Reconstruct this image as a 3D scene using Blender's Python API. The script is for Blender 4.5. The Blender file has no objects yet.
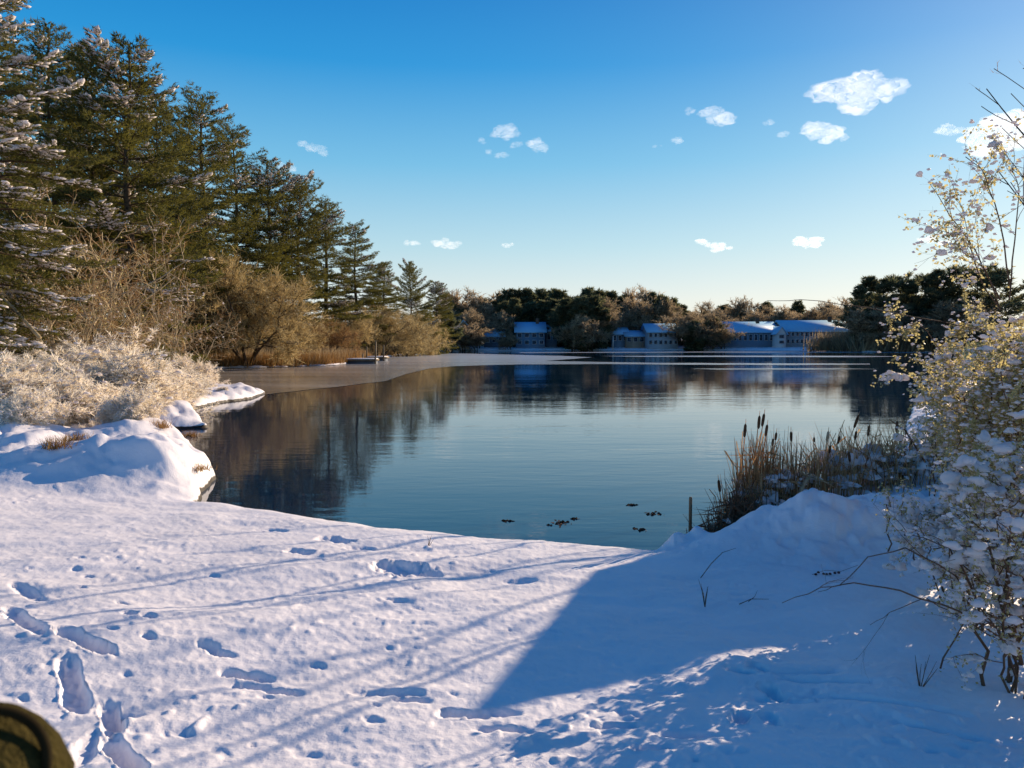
import bpy, math, random
import numpy as np
from mathutils import Vector, Matrix
random.seed(7); RNG = np.random.default_rng(7)
S = bpy.context.scene; COL = S.collection
R = math.radians
# ------------------------------------------------------------------ camera
CAMZ = 2.4; F = 770.0; PITCH = math.atan(42/F)
cam_d = bpy.data.cameras.new('camera'); cam = bpy.data.objects.new('camera', cam_d); COL.objects.link(cam)
cam.location = (0, 0, CAMZ); cam.rotation_euler = (R(90)-PITCH, 0, 0)
cam_d.sensor_width = 36; cam_d.lens = 36*F/1024; cam_d.clip_end = 30000; cam_d.clip_start = .05
cam_d.dof.use_dof = True; cam_d.dof.focus_distance = 14; cam_d.dof.aperture_fstop = 14
S.camera = cam
def ray(px, py):
    a = (px-512)/F; b = (384-py)/F
    y = math.cos(PITCH)+b*math.sin(PITCH); z = -math.sin(PITCH)+b*math.cos(PITCH)
    return a/y, z/y
def at(px, py, Y):
    a, b = ray(px, py)
    return Vector((a*Y, Y, CAMZ+b*Y))
SUN_AZ = R(42); SUN_EL = R(16.5)
SUN = Vector((math.sin(SUN_AZ)*math.cos(SUN_EL), math.cos(SUN_AZ)*math.cos(SUN_EL), math.sin(SUN_EL)))
# ------------------------------------------------------------------ noise
def _h(ix, iy, s):
    n = (ix.astype(np.int64)*374761393 + iy.astype(np.int64)*668265263 + s*974634777) & 0x7fffffff
    n = ((n ^ (n >> 13))*1274126177) & 0x7fffffff
    n = n ^ (n >> 16)
    return (n & 0xffff)/65535.0*2-1
def vnoise(x, y, s=0):
    x0 = np.floor(x); y0 = np.floor(y); fx = x-x0; fy = y-y0
    fx = fx*fx*fx*(fx*(fx*6-15)+10); fy = fy*fy*fy*(fy*(fy*6-15)+10)
    a = _h(x0, y0, s); b = _h(x0+1, y0, s); c = _h(x0, y0+1, s); d = _h(x0+1, y0+1, s)
    return (a*(1-fx)+b*fx)*(1-fy)+(c*(1-fx)+d*fx)*fy
def fbm(x, y, s=0, o=4):
    t = 0; a = 1; n = 0
    for k in range(o):
        t = t+a*vnoise(x*2**k+17.3*k, y*2**k-9.1*k, s+k); n += a; a *= .5
    return t/n
# ------------------------------------------------------------------ lake outline (plan, metres)
LAKE = np.array([(-4.6,11.1),(-3.7,10.5),(-2.3,9.75),(-1.2,9.2),(-.14,8.85),(.8,8.55),(1.55,8.3),(2.0,8.55),(2.6,9.3),(3.4,10.4),(4.9,12.0),
 (7.0,14.5),(9.2,18),(13,25),(18,34),(32,52),(62,90),(112,130),(128,165),(105,181),(84,184),(80,196),(60,207),(20,209),
 (0,206),(-20,203),(-24,190),(-19,158),(-19.5,134),(-19.5,110),(-17.5,90),(-18,77),(-22,71),(-27,67),(-27,57),(-20.5,50),(-16,42),
 (-11.6,36),(-11.0,32.5),(-11.6,30),(-11.3,26),(-8.6,21.5),(-10.2,20.2),(-7.8,18.2),(-6.2,15.5),(-5.3,13.6),(-5.0,12.2)], float)
def sdist(x, y):
    "signed distance to the lake edge, positive on land"
    P = LAKE; Q = np.roll(LAKE, -1, 0)
    best = np.full(x.shape, 1e18); ins = np.zeros(x.shape, bool)
    for (ax, ay), (bx, by) in zip(P, Q):
        dx, dy = bx-ax, by-ay
        t = np.clip(((x-ax)*dx+(y-ay)*dy)/(dx*dx+dy*dy), 0, 1)
        best = np.minimum(best, (x-ax-t*dx)**2+(y-ay-t*dy)**2)
        c = ((ay > y) != (by > y))
        with np.errstate(divide='ignore', invalid='ignore'):
            xi = ax+(y-ay)*dx/(dy if dy else 1e-9)
        ins ^= c & (x < xi)
    d = np.sqrt(best)
    return np.where(ins, -d, d)
MOUNDS = [ # x, y, height, rx, ry, rot
 (-6.25,12.3,.52,1.0,1.0,.3),(-7.6,11.6,.30,1.4,.8,.2),(-5.6,12.4,.22,.5,.8,0),(-5.2,11.8,.12,.35,.5,0),(-5.75,14.0,.22,.5,.6,0),(-5.9,13.1,.18,.4,.4,0),
 (-8.6,17.6,.35,.8,1.1,0),(-9.8,23.5,.4,.9,1.6,0),(-12.6,31.5,.12,1.4,2.0,0),(-9,14.5,.25,.8,.8,0),(-10.6,16.6,.3,.9,.9,0),
 (3.1,8.2,.20,.8,.62,0),(3.15,8.25,.17,.3,.28,.4),(3.6,8.2,.10,.3,.25,0),(3.95,8.35,.22,.75,.6,0),(2.3,8.0,.10,.45,.35,0),(1.78,8.25,.13,.13,.12,0),(2.02,8.35,.14,.12,.12,0),(2.75,8.5,.14,.3,.3,0),(5.0,8.5,.2,1.0,.9,0),(4.4,7.0,.12,.6,.5,0),
 (-1.4,6.9,.05,1.2,.25,.35),(.9,5.0,.04,1.2,.4,-.5),(-2.5,5.0,.05,1.5,.5,.3)]
def smooth0(x, y):
    d0 = sdist(x, y)
    near = np.clip(1-np.hypot(x, y)/60, 0, 1)
    d = d0 + .16*fbm(x*1.3, y*1.3, 3, 3)*near + np.clip(np.hypot(x,y)-40,0,60)*.02*fbm(x*.12, y*.12, 9, 3)
    land = .10+.10*(1-np.exp(-np.clip(d,0,None)/.25)) + .068*np.clip(d,0,9) + .03*np.clip(d-9,0,60)+.02*np.clip(d-69,0,300)
    z = np.where(d > 0, land, np.maximum(.10+d*3.2, -1.2))
    for mx, my, mh, rx, ry, ro in MOUNDS:
        c, s = math.cos(ro), math.sin(ro)
        u = ((x-mx)*c+(y-my)*s)/rx; v = (-(x-mx)*s+(y-my)*c)/ry
        z = z + mh*np.exp(-(u*u+v*v))*np.clip(d*4+.6, 0, 1)
    r = np.hypot(x, y)
    z = z + .05*fbm(x*.55, y*.55, 21, 3)*np.clip(d*2, 0, 1)
    lump = np.clip((-x-3.6)*.8, 0, 1)*np.clip((y-10.6)*.8, 0, 1)
    z = z + lump*.16*(np.abs(fbm(x*1.1, y*1.1, 31, 3))*1.6-.2)*np.clip(d*3, 0, 1)
    z = z + lump*.05*fbm(x*3.4, y*3.4, 33, 3)*np.clip(d*3, 0, 1)
    lump2 = np.clip((x-2.0)*.8, 0, 1)*np.clip((y-6.5)*.6, 0, 1)
    z = z + lump2*.022*fbm(x*7, y*7, 39, 3)*np.clip(d*3, 0, 1)
    z = z + lump2*.11*(np.abs(fbm(x*2.4, y*2.4, 37, 4))*1.6-.3)*np.clip(d*3, 0, 1)
    return z
def ground(x, y):
    return float(smooth0(np.array([float(x)]), np.array([float(y)]))[0])
def hit(px, py):
    "where the view ray of a pixel meets the ground or the water"
    a, b = ray(px, py); Y = np.concatenate([np.arange(1.2, 16, .02), np.arange(16, 240, .2)])
    z = CAMZ+b*Y; g = np.maximum(smooth0(a*Y, Y), 0)
    k = np.argmax(z <= g) if (z <= g).any() else len(Y)-1
    return a*Y[k], Y[k], g[k]
# prints pressed into the snow: pixel place, length, width, heading(deg, 0 = straight away from the camera), depth
SCREENP = [(14.5,584,42,600,12,.05),(9,609,40,633,15,.065),(60,630,108,655,17,.07),(66,662,79,708,18,.085),(108,704,115,733,17,.08),(108,740,138,770,20,.085),(92,735,78,768,16,.04)]
PRINTS = [(130,615,.13,.07,-60,.045),(148,618,.12,.06,-70,.045),(148,636,.11,.06,-60,.04),(122,603,.14,.03,-65,.03),(76,569,.09,.06,-60,.035),(88,575,.1,.05,-70,.035),(82,588,.08,.05,-60,.03),(80,558,.08,.05,-50,.03),
 (207,645,.16,.07,-70,.05),(222,652,.18,.05,-75,.05),(238,672,.22,.08,-72,.06),(262,676,.15,.08,-60,.05),(250,685,.22,.07,-80,.05),(284,692,.22,.07,-75,.05),
 (395,693,.28,.07,-85,.05),(412,699,.2,.06,-85,.04),(466,713,.26,.10,-88,.06),(500,712,.2,.09,-80,.05),(500,730,.24,.06,-85,.05),(612,725,.24,.07,-88,.05),(690,735,.24,.06,-88,.05),(650,752,.18,.06,80,.04),
 (214,576,.13,.07,-50,.03),(203,502,.25,.12,-80,.05),(300,553,.3,.16,-70,.06),(275,530,.3,.13,-60,.05),(262,531,.2,.1,-60,.04),(335,540,.42,.25,-55,.07),(360,548,.3,.2,-70,.05),(400,566,.45,.3,-80,.09),(415,572,.45,.2,-90,.06),
 (520,580,.28,.14,-80,.04),(480,570,.3,.12,-80,.03),(318,665,.1,.05,-70,.03),(395,602,.2,.05,-80,.04),
 (740,672,.16,.08,-80,.05),(757,668,.12,.07,-60,.05),(772,690,.20,.1,-10,.06),(740,717,.18,.09,30,.06),(770,719,.15,.1,0,.05),(800,672,.5,.06,-85,.025),(830,680,.5,.06,-75,.03),(850,700,.5,.05,-70,.03),(900,705,.6,.05,-66,.03),(950,735,.5,.05,-62,.03),(790,700,.5,.05,-80,.02)]
PR = []
for (px, py, L, W, hd, dep) in PRINTS:
    x, y, z = hit(px, py); PR.append((x, y, L/2, W/2, R(hd), dep))
for (ax_, ay_, bx_, by_, wp, dep) in SCREENP:     # boot prints, from heel to toe
    A_ = hit(ax_, ay_); B_ = hit(bx_, by_); dx_, dy_ = B_[0]-A_[0], B_[1]-A_[1]; L_ = math.hypot(dx_, dy_)
    PR.append(((A_[0]+B_[0])/2, (A_[1]+B_[1])/2, L_/2, wp*A_[1]/F/2*1.05, math.atan2(dx_, dy_), dep))
FR = random.Random(5)
for i in range(45):      # small pits where clumps fell from the twigs
    px = FR.uniform(20, 1000); py = FR.uniform(560, 765); x, y, z = hit(px, py)
    s = FR.uniform(.012, .045); PR.append((x, y, s*FR.uniform(1,2.2), s*.8, R(FR.uniform(-90,-40)), FR.uniform(.008,.022)))
def height(x, y):
    z = smooth0(x, y); r = np.hypot(x, y)
    nearm = (r < 26)
    xs, ys = x[nearm], y[nearm]; zz = z[nearm]; land = np.clip((zz-.05)*6, 0, 1)
    rr = np.hypot(xs, ys); fade = np.clip(1.25-rr/24, .1, 1)
    # wind rippled crust, soft hollows, crumbs
    a = .030*fbm(xs*1.3+ys*.5, ys*2.6-xs*.6, 51, 3)+.011*fbm(xs*6, ys*7, 55, 3)*(.5+.5*fbm(xs*.9, ys*.9, 57, 2))+.005*fbm(xs*22, ys*22, 61, 2)
    crumbs = np.clip(vnoise(xs*15, ys*15, 71)-.5, 0, 1)*.045*np.clip(fbm(xs*1.1, ys*1.1, 73, 2)+.25, 0, 1)
    a = a+crumbs
    zz = zz+a*land*fade
    for (px_, py_, l, w, h, dep) in PR:
        m = (np.abs(xs-px_) < l*2.2+.06) & (np.abs(ys-py_) < l*2.2+.06)
        if not m.any(): continue
        dx, dy = xs[m]-px_, ys[m]-py_
        u = (dx*math.sin(h)+dy*math.cos(h))/l; v = (dx*math.cos(h)-dy*math.sin(h))/w
        waist = 1-.16*np.cos(u*3.6+.3)*(dep > .055)
        q = np.sqrt(np.abs(u)**2.6+np.abs(v/waist)**2.6+1e-9)
        q = q+.16*vnoise(dx*22+px_*7, dy*22, 81)+.07*vnoise(dx*60, dy*60, 83)
        bowl = 1/(1+np.exp((q-1)*(7 if dep > .055 else 5)))
        rim = np.exp(-((q-1.28)/.2)**2)*.16
        zz[m] += dep*(.8 if dep > .055 else .62)*(rim*(1+.8*vnoise(dx*40, dy*40, 91))-bowl*(1+.28*vnoise(dx*26, dy*26, 93)))
    z = z.copy(); z[nearm] = zz
    return z
# ------------------------------------------------------------------ node helpers
def mat(name):
    m = bpy.data.materials.new(name); m.use_nodes = True; nt = m.node_tree; nt.nodes.clear()
    return m, nt, nt.nodes.new, nt.links.new
def out(nt, sh):
    o = nt.nodes.new('ShaderNodeOutputMaterial'); nt.links.new(sh, o.inputs['Surface']); return o
def noise_n(nt, scale, detail=4, rough=.55, coord='Object', vec=None, mapscale=None):
    N, L = nt.nodes.new, nt.links.new
    if vec is None:
        tc = N('ShaderNodeTexCoord'); vec = tc.outputs[coord]
    if mapscale:
        mp = N('ShaderNodeMapping'); mp.inputs['Scale'].default_value = mapscale; L(vec, mp.inputs['Vector']); vec = mp.outputs[0]
    n = N('ShaderNodeTexNoise'); n.inputs['Scale'].default_value = scale; n.inputs['Detail'].default_value = detail; n.inputs['Roughness'].default_value = rough
    L(vec, n.inputs['Vector']); return n
def ramp(nt, src, stops):
    r = nt.nodes.new('ShaderNodeValToRGB'); e = r.color_ramp.elements
    while len(e) > 1: e.remove(e[-1])
    for i, (p, c) in enumerate(stops):
        if i == 0: e[0].position = p; el = e[0]
        else: el = e.new(p)
        el.color = (*c, 1) if len(c) == 3 else c
    nt.links.new(src, r.inputs[0]); return r
def simple(name, stops, scale=3, rough=.8, translucent=0, bump=0, bscale=20, island=False, spec=.3, tcol=None):
    "noise coloured surface, optionally mixed with translucency"
    m, nt, N, L = mat(name)
    n = noise_n(nt, scale, 4)
    src = n.outputs['Fac']
    if island:
        g = N('ShaderNodeNewGeometry'); mx = N('ShaderNodeMath'); mx.operation = 'MULTIPLY_ADD'; mx.inputs[1].default_value = .55
        L(g.outputs['Random Per Island'], mx.inputs[0])
        ad = N('ShaderNodeMath'); ad.operation = 'MULTIPLY'; ad.inputs[1].default_value = .5; L(n.outputs['Fac'], ad.inputs[0]); L(ad.outputs[0], mx.inputs[2]); src = mx.outputs[0]
    c = ramp(nt, src, stops)
    oi = N('ShaderNodeObjectInfo'); hv = N('ShaderNodeHueSaturation'); mr = N('ShaderNodeMapRange')
    mr.inputs['To Min'].default_value = .82; mr.inputs['To Max'].default_value = 1.18
    L(oi.outputs['Random'], mr.inputs['Value']); L(mr.outputs[0], hv.inputs['Value']); L(c.outputs[0], hv.inputs['Color'])
    p = N('ShaderNodeBsdfPrincipled'); L(hv.outputs[0], p.inputs['Base Color']); p.inputs['Roughness'].default_value = rough
    p.inputs['Specular IOR Level'].default_value = spec
    sh = p.outputs[0]
    if bump:
        b = N('ShaderNodeBump'); b.inputs['Strength'].default_value = bump; b.inputs['Distance'].default_value = .02
        n2 = noise_n(nt, bscale, 5); L(n2.outputs['Fac'], b.inputs['Height']); L(b.outputs[0], p.inputs['Normal'])
    if translucent:
        t = N('ShaderNodeBsdfTranslucent'); mix = N('ShaderNodeMixShader'); mix.inputs[0].default_value = translucent
        if tcol: t.inputs[0].default_value = (*tcol, 1)
        else: L(hv.outputs[0], t.inputs[0])
        L(sh, mix.inputs[1]); L(t.outputs[0], mix.inputs[2]); sh = mix.outputs[0]
    out(nt, sh); return m
M = {}
def snow_mat(name, base, translucent=.0, dirt=0, bscale=1.0, bstr=.35):
    m, nt, N, L = mat(name)
    n = noise_n(nt, 1.2, 5); c = ramp(nt, n.outputs['Fac'], [(.3, tuple(v*.93 for v in base)), (.65, base)])
    col = c.outputs[0]
    p = N('ShaderNodeBsdfPrincipled'); L(col, p.inputs['Base Color']); p.inputs['Roughness'].default_value = .55; p.inputs['Specular IOR Level'].default_value = .25
    n1 = noise_n(nt, 45*bscale, 6, .65); n2 = noise_n(nt, 9*bscale, 4, .6)
    ad = N('ShaderNodeMath'); ad.operation = 'MULTIPLY_ADD'; ad.inputs[1].default_value = 2.2; L(n2.outputs['Fac'], ad.inputs[0]); L(n1.outputs['Fac'], ad.inputs[2])
    b = N('ShaderNodeBump'); b.inputs['Strength'].default_value = bstr; b.inputs['Distance'].default_value = .012; L(ad.outputs[0], b.inputs['Height']); L(b.outputs[0], p.inputs['Normal'])
    if dirt:
        tc = N('ShaderNodeTexCoord'); sp = N('ShaderNodeSeparateXYZ'); L(tc.outputs['Object'], sp.inputs[0]); n3 = noise_n(nt, 5, 5)
        ad3 = N('ShaderNodeMath'); ad3.operation = 'MULTIPLY_ADD'; ad3.inputs[1].default_value = -.11; L(n3.outputs['Fac'], ad3.inputs[0]); L(sp.outputs['Z'], ad3.inputs[2])
        mr = N('ShaderNodeMapRange'); mr.inputs['From Min'].default_value = 0.005; mr.inputs['From Max'].default_value = .03; L(ad3.outputs[0], mr.inputs['Value'])
        mx = N('ShaderNodeMix'); mx.data_type = 'RGBA'; L(mr.outputs[0], mx.inputs['Factor']); mx.inputs['A'].default_value = (.035,.022,.012,1); L(col, mx.inputs['B']); L(mx.outputs['Result'], p.inputs['Base Color'])
    sh = p.outputs[0]
    if translucent:
        t = N('ShaderNodeBsdfTranslucent'); t.inputs[0].default_value = (.95,.86,.78,1); mix = N('ShaderNodeMixShader'); mix.inputs[0].default_value = translucent
        L(sh, mix.inputs[1]); L(t.outputs[0], mix.inputs[2]); sh = mix.outputs[0]
    out(nt, sh); return m
M['snow'] = snow_mat('snow_cover', (.95,.895,.905), dirt=1)
M['snow_clump'] = snow_mat('clumped_snow', (.96,.90,.90), .42)
M['snow_shade_blue'] = snow_mat('shaded_snow', (.32,.62,.86), 0, bscale=.1)  # blue of shade painted into the roof snow's base colour
M['pine'] = simple('pine_needles', [(.25,(.008,.020,.006)),(.55,(.036,.058,.014)),(.84,(.19,.155,.04))], 1.2, .7, .38, island=True, tcol=(.20,.18,.035))
M['pine_far'] = simple('distant_needles', [(.2,(.05,.075,.05)),(.6,(.16,.17,.085)),(.9,(.36,.29,.14))], .3, .8, .6, island=True)  # needle tones lightened in place of distance haze
M['bark'] = simple('dark_bark', [(.3,(.035,.022,.014)),(.7,(.13,.085,.05))], 6, .9, bump=.6, bscale=14)
M['pale_bark'] = simple('pale_bark', [(.3,(.25,.18,.10)),(.7,(.50,.40,.25))], 6, .9, bump=.4, bscale=14)
M['twig_gold'] = simple('golden_twigs', [(.2,(.13,.085,.03)),(.5,(.42,.30,.12)),(.85,(.78,.64,.36))], 1.5, .7, .45, island=True)
M['twig_red'] = simple('russet_twigs', [(.2,(.10,.045,.02)),(.5,(.32,.17,.065)),(.85,(.62,.42,.19))], 1.5, .7, .42, island=True)
M['twig_frost'] = simple('frosted_twigs', [(.15,(.30,.19,.09)),(.32,(.86,.76,.60)),(.8,(.96,.92,.86))], 1.5, .6, .52, island=True, tcol=(1,.90,.74))
M['twig_dark'] = simple('dark_twigs', [(.2,(.06,.03,.018)),(.8,(.22,.12,.065))], 8, .8)
M['twig_far'] = simple('distant_twigs', [(.2,(.18,.14,.10)),(.8,(.60,.46,.28))], .4, .9, .55, island=True)  # twig colour lifted to stand in for haze far off
M['leaf'] = simple('yellowing_leaves', [(.15,(.13,.11,.04)),(.5,(.34,.28,.11)),(.85,(.62,.54,.33))], 3, .5, .5, island=True, tcol=(.72,.62,.28))
M['reed'] = simple('dry_reed', [(.2,(.26,.12,.045)),(.5,(.62,.36,.16)),(.85,(.88,.66,.38))], 3, .7, .5, island=True)
M['spike'] = simple('cattail_head', [(.3,(.05,.024,.012)),(.7,(.15,.075,.035))], 20, .95, bump=.5, bscale=80)
M['fluff'] = simple('cattail_fluff', [(.3,(.35,.25,.14)),(.7,(.6,.48,.32))], 20, .95, .3)
M['grass'] = simple('orange_dead_grass', [(.2,(.18,.085,.025)),(.8,(.48,.27,.09))], 2, .8, .35, island=True)
M['wood'] = simple('weathered_wood', [(.3,(.12,.085,.05)),(.7,(.32,.24,.15))], 2, .8, bump=.3)
M['glass'] = simple('dark_window_glass', [(.3,(.012,.02,.035)),(.7,(.03,.045,.07))], 1, .08, spec=.6)
M['berry'] = simple('dark_berries', [(.3,(.04,.008,.008)),(.7,(.12,.02,.015))], 20, .4)
def paint(name, c): 
    m = simple(name, [(.3, tuple(v*.85 for v in c)), (.7, c)], .8, .8, bump=.15, bscale=3); return m
M['w_blue'] = paint('grey_blue_siding', (.16,.24,.33)); M['w_grey'] = paint('grey_siding', (.34,.38,.42)); M['w_tan'] = paint('tan_siding', (.36,.27,.20))
M['w_dark'] = paint('dark_siding', (.12,.14,.18)); M['w_white'] = paint('white_siding', (.6,.58,.56)); M['w_brown'] = paint('brown_siding', (.14,.09,.06))
# ------------------------------------------------------------------ mesh helpers
class Buf:
    "collects triangles and quads; build() links them as one mesh object"
    def __init__(s): s.v = []; s.t = []; s.q = []; s.n = 0
    def add(s, V, T=None, Q=None):
        V = np.asarray(V, float)
        if T is not None and len(T): s.t.append(np.asarray(T, np.int64)+s.n)
        if Q is not None and len(Q): s.q.append(np.asarray(Q, np.int64)+s.n)
        s.v.append(V); s.n += len(V)
    def mesh(s, name, m, smooth=False):
        me = bpy.data.meshes.new(name)
        V = np.concatenate(s.v) if s.v else np.zeros((0,3))
        T = np.concatenate(s.t) if s.t else np.zeros((0,3), np.int64); Q = np.concatenate(s.q) if s.q else np.zeros((0,4), np.int64)
        me.vertices.add(len(V)); me.vertices.foreach_set('co', V.astype(np.float32).ravel())
        me.loops.add(T.size+Q.size); me.loops.foreach_set('vertex_index', np.concatenate([T.ravel(), Q.ravel()]).astype(np.int32))
        me.polygons.add(len(T)+len(Q))
        ls = np.concatenate([np.arange(len(T))*3, T.size+np.arange(len(Q))*4]).astype(np.int32)
        me.polygons.foreach_set('loop_start', ls)
        try: me.polygons.foreach_set('loop_total', np.concatenate([np.full(len(T),3), np.full(len(Q),4)]).astype(np.int32))
        except Exception: pass
        if smooth: me.polygons.foreach_set('use_smooth', np.ones(len(T)+len(Q), bool))
        me.update(calc_edges=True); me.validate(); me.materials.append(m); return me
    def build(s, name, m, parent=None, smooth=False):
        o = bpy.data.objects.new(name, s.mesh(name, m, smooth)); COL.objects.link(o)
        if parent: o.parent = parent
        return o
def tube(buf, pts, rad, sides=5, cap=True):
    P = np.asarray([tuple(p) for p in pts], float); n = len(P)
    T = np.gradient(P, axis=0); T /= (np.linalg.norm(T, axis=1, keepdims=True)+1e-9)
    ref = np.array([0.,0,1]) if abs(T[0][2]) < .9 else np.array([1.,0,0])
    A = np.cross(T, ref); A /= (np.linalg.norm(A, axis=1, keepdims=True)+1e-9); B = np.cross(T, A)
    rad = np.broadcast_to(np.asarray(rad, float), (n,))
    ang = np.arange(sides)/sides*2*np.pi
    V = P[:,None]+rad[:,None,None]*(np.cos(ang)[None,:,None]*A[:,None]+np.sin(ang)[None,:,None]*B[:,None])
    i = np.arange(n-1)[:,None]*sides; j = np.arange(sides)[None]; k = (j+1)%sides
    Q = np.stack([i+j, i+k, i+sides+k, i+sides+j], -1).reshape(-1,4)
    V = V.reshape(-1,3); Tr = None
    if cap:
        V = np.vstack([V, P[:1], P[-1:]]); a = len(V)-2
        Tr = [(a, (q+1)%sides, q) for q in range(sides)]+[(a+1, (n-1)*sides+q, (n-1)*sides+(q+1)%sides) for q in range(sides)]
    buf.add(V, Tr, Q)
def blades(buf, P, D, L, W, rng, up=None):
    "one thin triangle per row: from P along D, random roll"
    P = np.asarray(P, float); D = np.asarray(D, float); n = len(P)
    if n == 0: return
    D = D/(np.linalg.norm(D, axis=1, keepdims=True)+1e-9)
    r = rng.normal(size=(n,3)); A = np.cross(D, r); A /= (np.linalg.norm(A, axis=1, keepdims=True)+1e-9)
    L = np.broadcast_to(L, (n,))[:,None]; W = np.broadcast_to(W, (n,))[:,None]
    V = np.stack([P-A*W*.5, P+A*W*.5, P+D*L], 1).reshape(-1,3)
    buf.add(V, np.arange(3*n).reshape(-1,3))
def leaves(buf, P, D, L, W, rng):
    P = np.asarray(P, float); D = np.asarray(D, float); n = len(P)
    D = D/(np.linalg.norm(D, axis=1, keepdims=True)+1e-9)
    r = rng.normal(size=(n,3)); A = np.cross(D, r); A /= (np.linalg.norm(A, axis=1, keepdims=True)+1e-9)
    L = np.broadcast_to(L, (n,))[:,None]; W = np.broadcast_to(W, (n,))[:,None]
    V = np.stack([P, P+D*L*.5+A*W*.5, P+D*L, P+D*L*.5-A*W*.5], 1).reshape(-1,3)
    buf.add(V, None, np.arange(4*n).reshape(-1,4))
def _ico(sub):
    import bmesh
    bm = bmesh.new(); bmesh.ops.create_icosphere(bm, subdivisions=sub, radius=1)
    V = np.array([v.co[:] for v in bm.verts]); T = np.array([[v.index for v in f.verts] for f in bm.faces]); bm.free(); return V, T
ICO = {k: _ico(k) for k in (1,2,3,4)}
def lumps(buf, P, S3, rng, sub=2, rough=.25, axes=None):
    "irregular snow lumps; S3 = (n,3) radii"
    V0, T0 = ICO[sub]
    for i, (p, s) in enumerate(zip(P, S3)):
        k = rng.normal(size=(5,3))*2.2; ph = rng.uniform(0,6.28,5)
        k2 = rng.normal(size=(4,3))*6; ph2 = rng.uniform(0,6.28,4)
        d = 1+rough*sum(np.sin(V0@k[j]+ph[j]) for j in range(5))/2.2+(rough*.30*sum(np.sin(V0@k2[j]+ph2[j]) for j in range(4))/2 if sub > 1 else 0)
        V = V0*d[:,None]*np.asarray(s)
        V[:,2] = np.where(V[:,2] < 0, V[:,2]*.55, V[:,2])
        if axes is not None:
            V = V@axes[i]
        else:
            a = rng.uniform(0,6.28); c, sn = math.cos(a), math.sin(a); V = np.stack([V[:,0]*c-V[:,1]*sn, V[:,0]*sn+V[:,1]*c, V[:,2]], 1)
        buf.add(V+np.asarray(p), T0)
def box(buf, x0, x1, y0, y1, z0, z1):
    V = [(x0,y0,z0),(x1,y0,z0),(x1,y1,z0),(x0,y1,z0),(x0,y0,z1),(x1,y0,z1),(x1,y1,z1),(x0,y1,z1)]
    buf.add(V, None, [(0,3,2,1),(4,5,6,7),(0,1,5,4),(1,2,6,5),(2,3,7,6),(3,0,4,7)])
def tag(o, label=None, cat=None, group=None, kind=None):
    for k, v in (('label',label),('category',cat),('group',group),('kind',kind)):
        if v: o[k] = v
    return o
def empty(name, loc, rz=0, scale=1):
    o = bpy.data.objects.new(name, None); COL.objects.link(o); o.location = loc; o.rotation_euler = (0,0,rz); o.scale = (scale,)*3 if not isinstance(scale, tuple) else scale
    o.empty_display_size = .2; return o
def copy_tree(o, parent=None):
    c = o.copy(); COL.objects.link(c); c.parent = parent
    for ch in list(o.children): copy_tree(ch, c)
    return c
USED = {}
def put(proto, loc, rz, scale, label, cat, group):
    "first call moves the prototype itself, later calls copy it and its parts"
    if proto.name in USED: o = copy_tree(proto)
    else: o = proto; USED[proto.name] = 1
    o.location = loc; o.rotation_euler = (0,0,rz); o.scale = scale if isinstance(scale, tuple) else (scale,)*3
    tag(o, label, cat, group); return o
# ------------------------------------------------------------------ ground sheet (one mesh, finer near the shore path)
ang = [0.]
a = 0.
while a < 180:
    a += .105 if a < 36 else (.6 if a < 60 else 3); ang.append(min(a,180))
ang = np.array(ang); ANG = np.radians(np.concatenate([-ang[:0:-1], ang]))[:-1]     # full turn
r = [.4]
while r[-1] < 9000:
    q = r[-1]; r.append(q*(1+(.03 if q < 2 else .0048 if q < 13.5 else .009 if q < 40 else .02 if q < 300 else .15)))
RAD = np.array(r); nA, nR = len(ANG), len(RAD)
X = (RAD[:,None]*np.sin(ANG)[None]).ravel(); Y = (RAD[:,None]*np.cos(ANG)[None]).ravel()
Z = height(X, Y)
hillm = np.clip((np.hypot(X,Y)-230)/500, 0, 1); Z = Z*(1-hillm)+hillm*(12+6*fbm(X*.002, Y*.002, 5, 3))
i = np.arange(nR-1)[:,None]*nA; j = np.arange(nA)[None]; k = (j+1)%nA
Q = np.stack([i+j, i+nA+j, i+nA+k, i+k], -1).reshape(-1,4)[:, ::-1]
g = Buf(); g.add(np.stack([X,Y,Z],1), None, Q)
c0 = len(X); g.add([(0,0,float(Z[:nA].mean()))], None, None); 
g.t.append(np.stack([np.full(nA,c0), (np.arange(nA)), (np.arange(nA)+1)%nA],1)[:, ::-1])
gr = g.build('snowy_ground', M['snow'], smooth=True); tag(gr, kind='structure')
if gr.data.polygons[1000].normal.z < 0: gr.data.flip_normals()
# ------------------------------------------------------------------ lake water
m, nt, N, L = mat('lake_water')
p = N('ShaderNodeBsdfPrincipled'); p.inputs['Base Color'].default_value = (.001,.022,.060,1); p.inputs['IOR'].default_value = 1.34; p.inputs['Roughness'].default_value = .02
p.inputs['Specular IOR Level'].default_value = .5
tc = N('ShaderNodeTexCoord')
n1 = noise_n(nt, 1, 4, .6, vec=tc.outputs['Object'], mapscale=(.9,2.6,1)); n2 = noise_n(nt, 1, 3, .5, vec=tc.outputs['Object'], mapscale=(.16,.5,1)); n3 = noise_n(nt, 1, 2, .5, vec=tc.outputs['Object'], mapscale=(.03,.09,1))
b = N('ShaderNodeBump'); b.inputs['Distance'].default_value = .02
mr = N('ShaderNodeMapRange'); mr.inputs['From Min'].default_value = .42; mr.inputs['From Max'].default_value = .66; mr.inputs['To Min'].default_value = .10; mr.inputs['To Max'].default_value = .34
L(n3.outputs['Fac'], mr.inputs['Value']); L(mr.outputs[0], b.inputs['Strength'])
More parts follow.
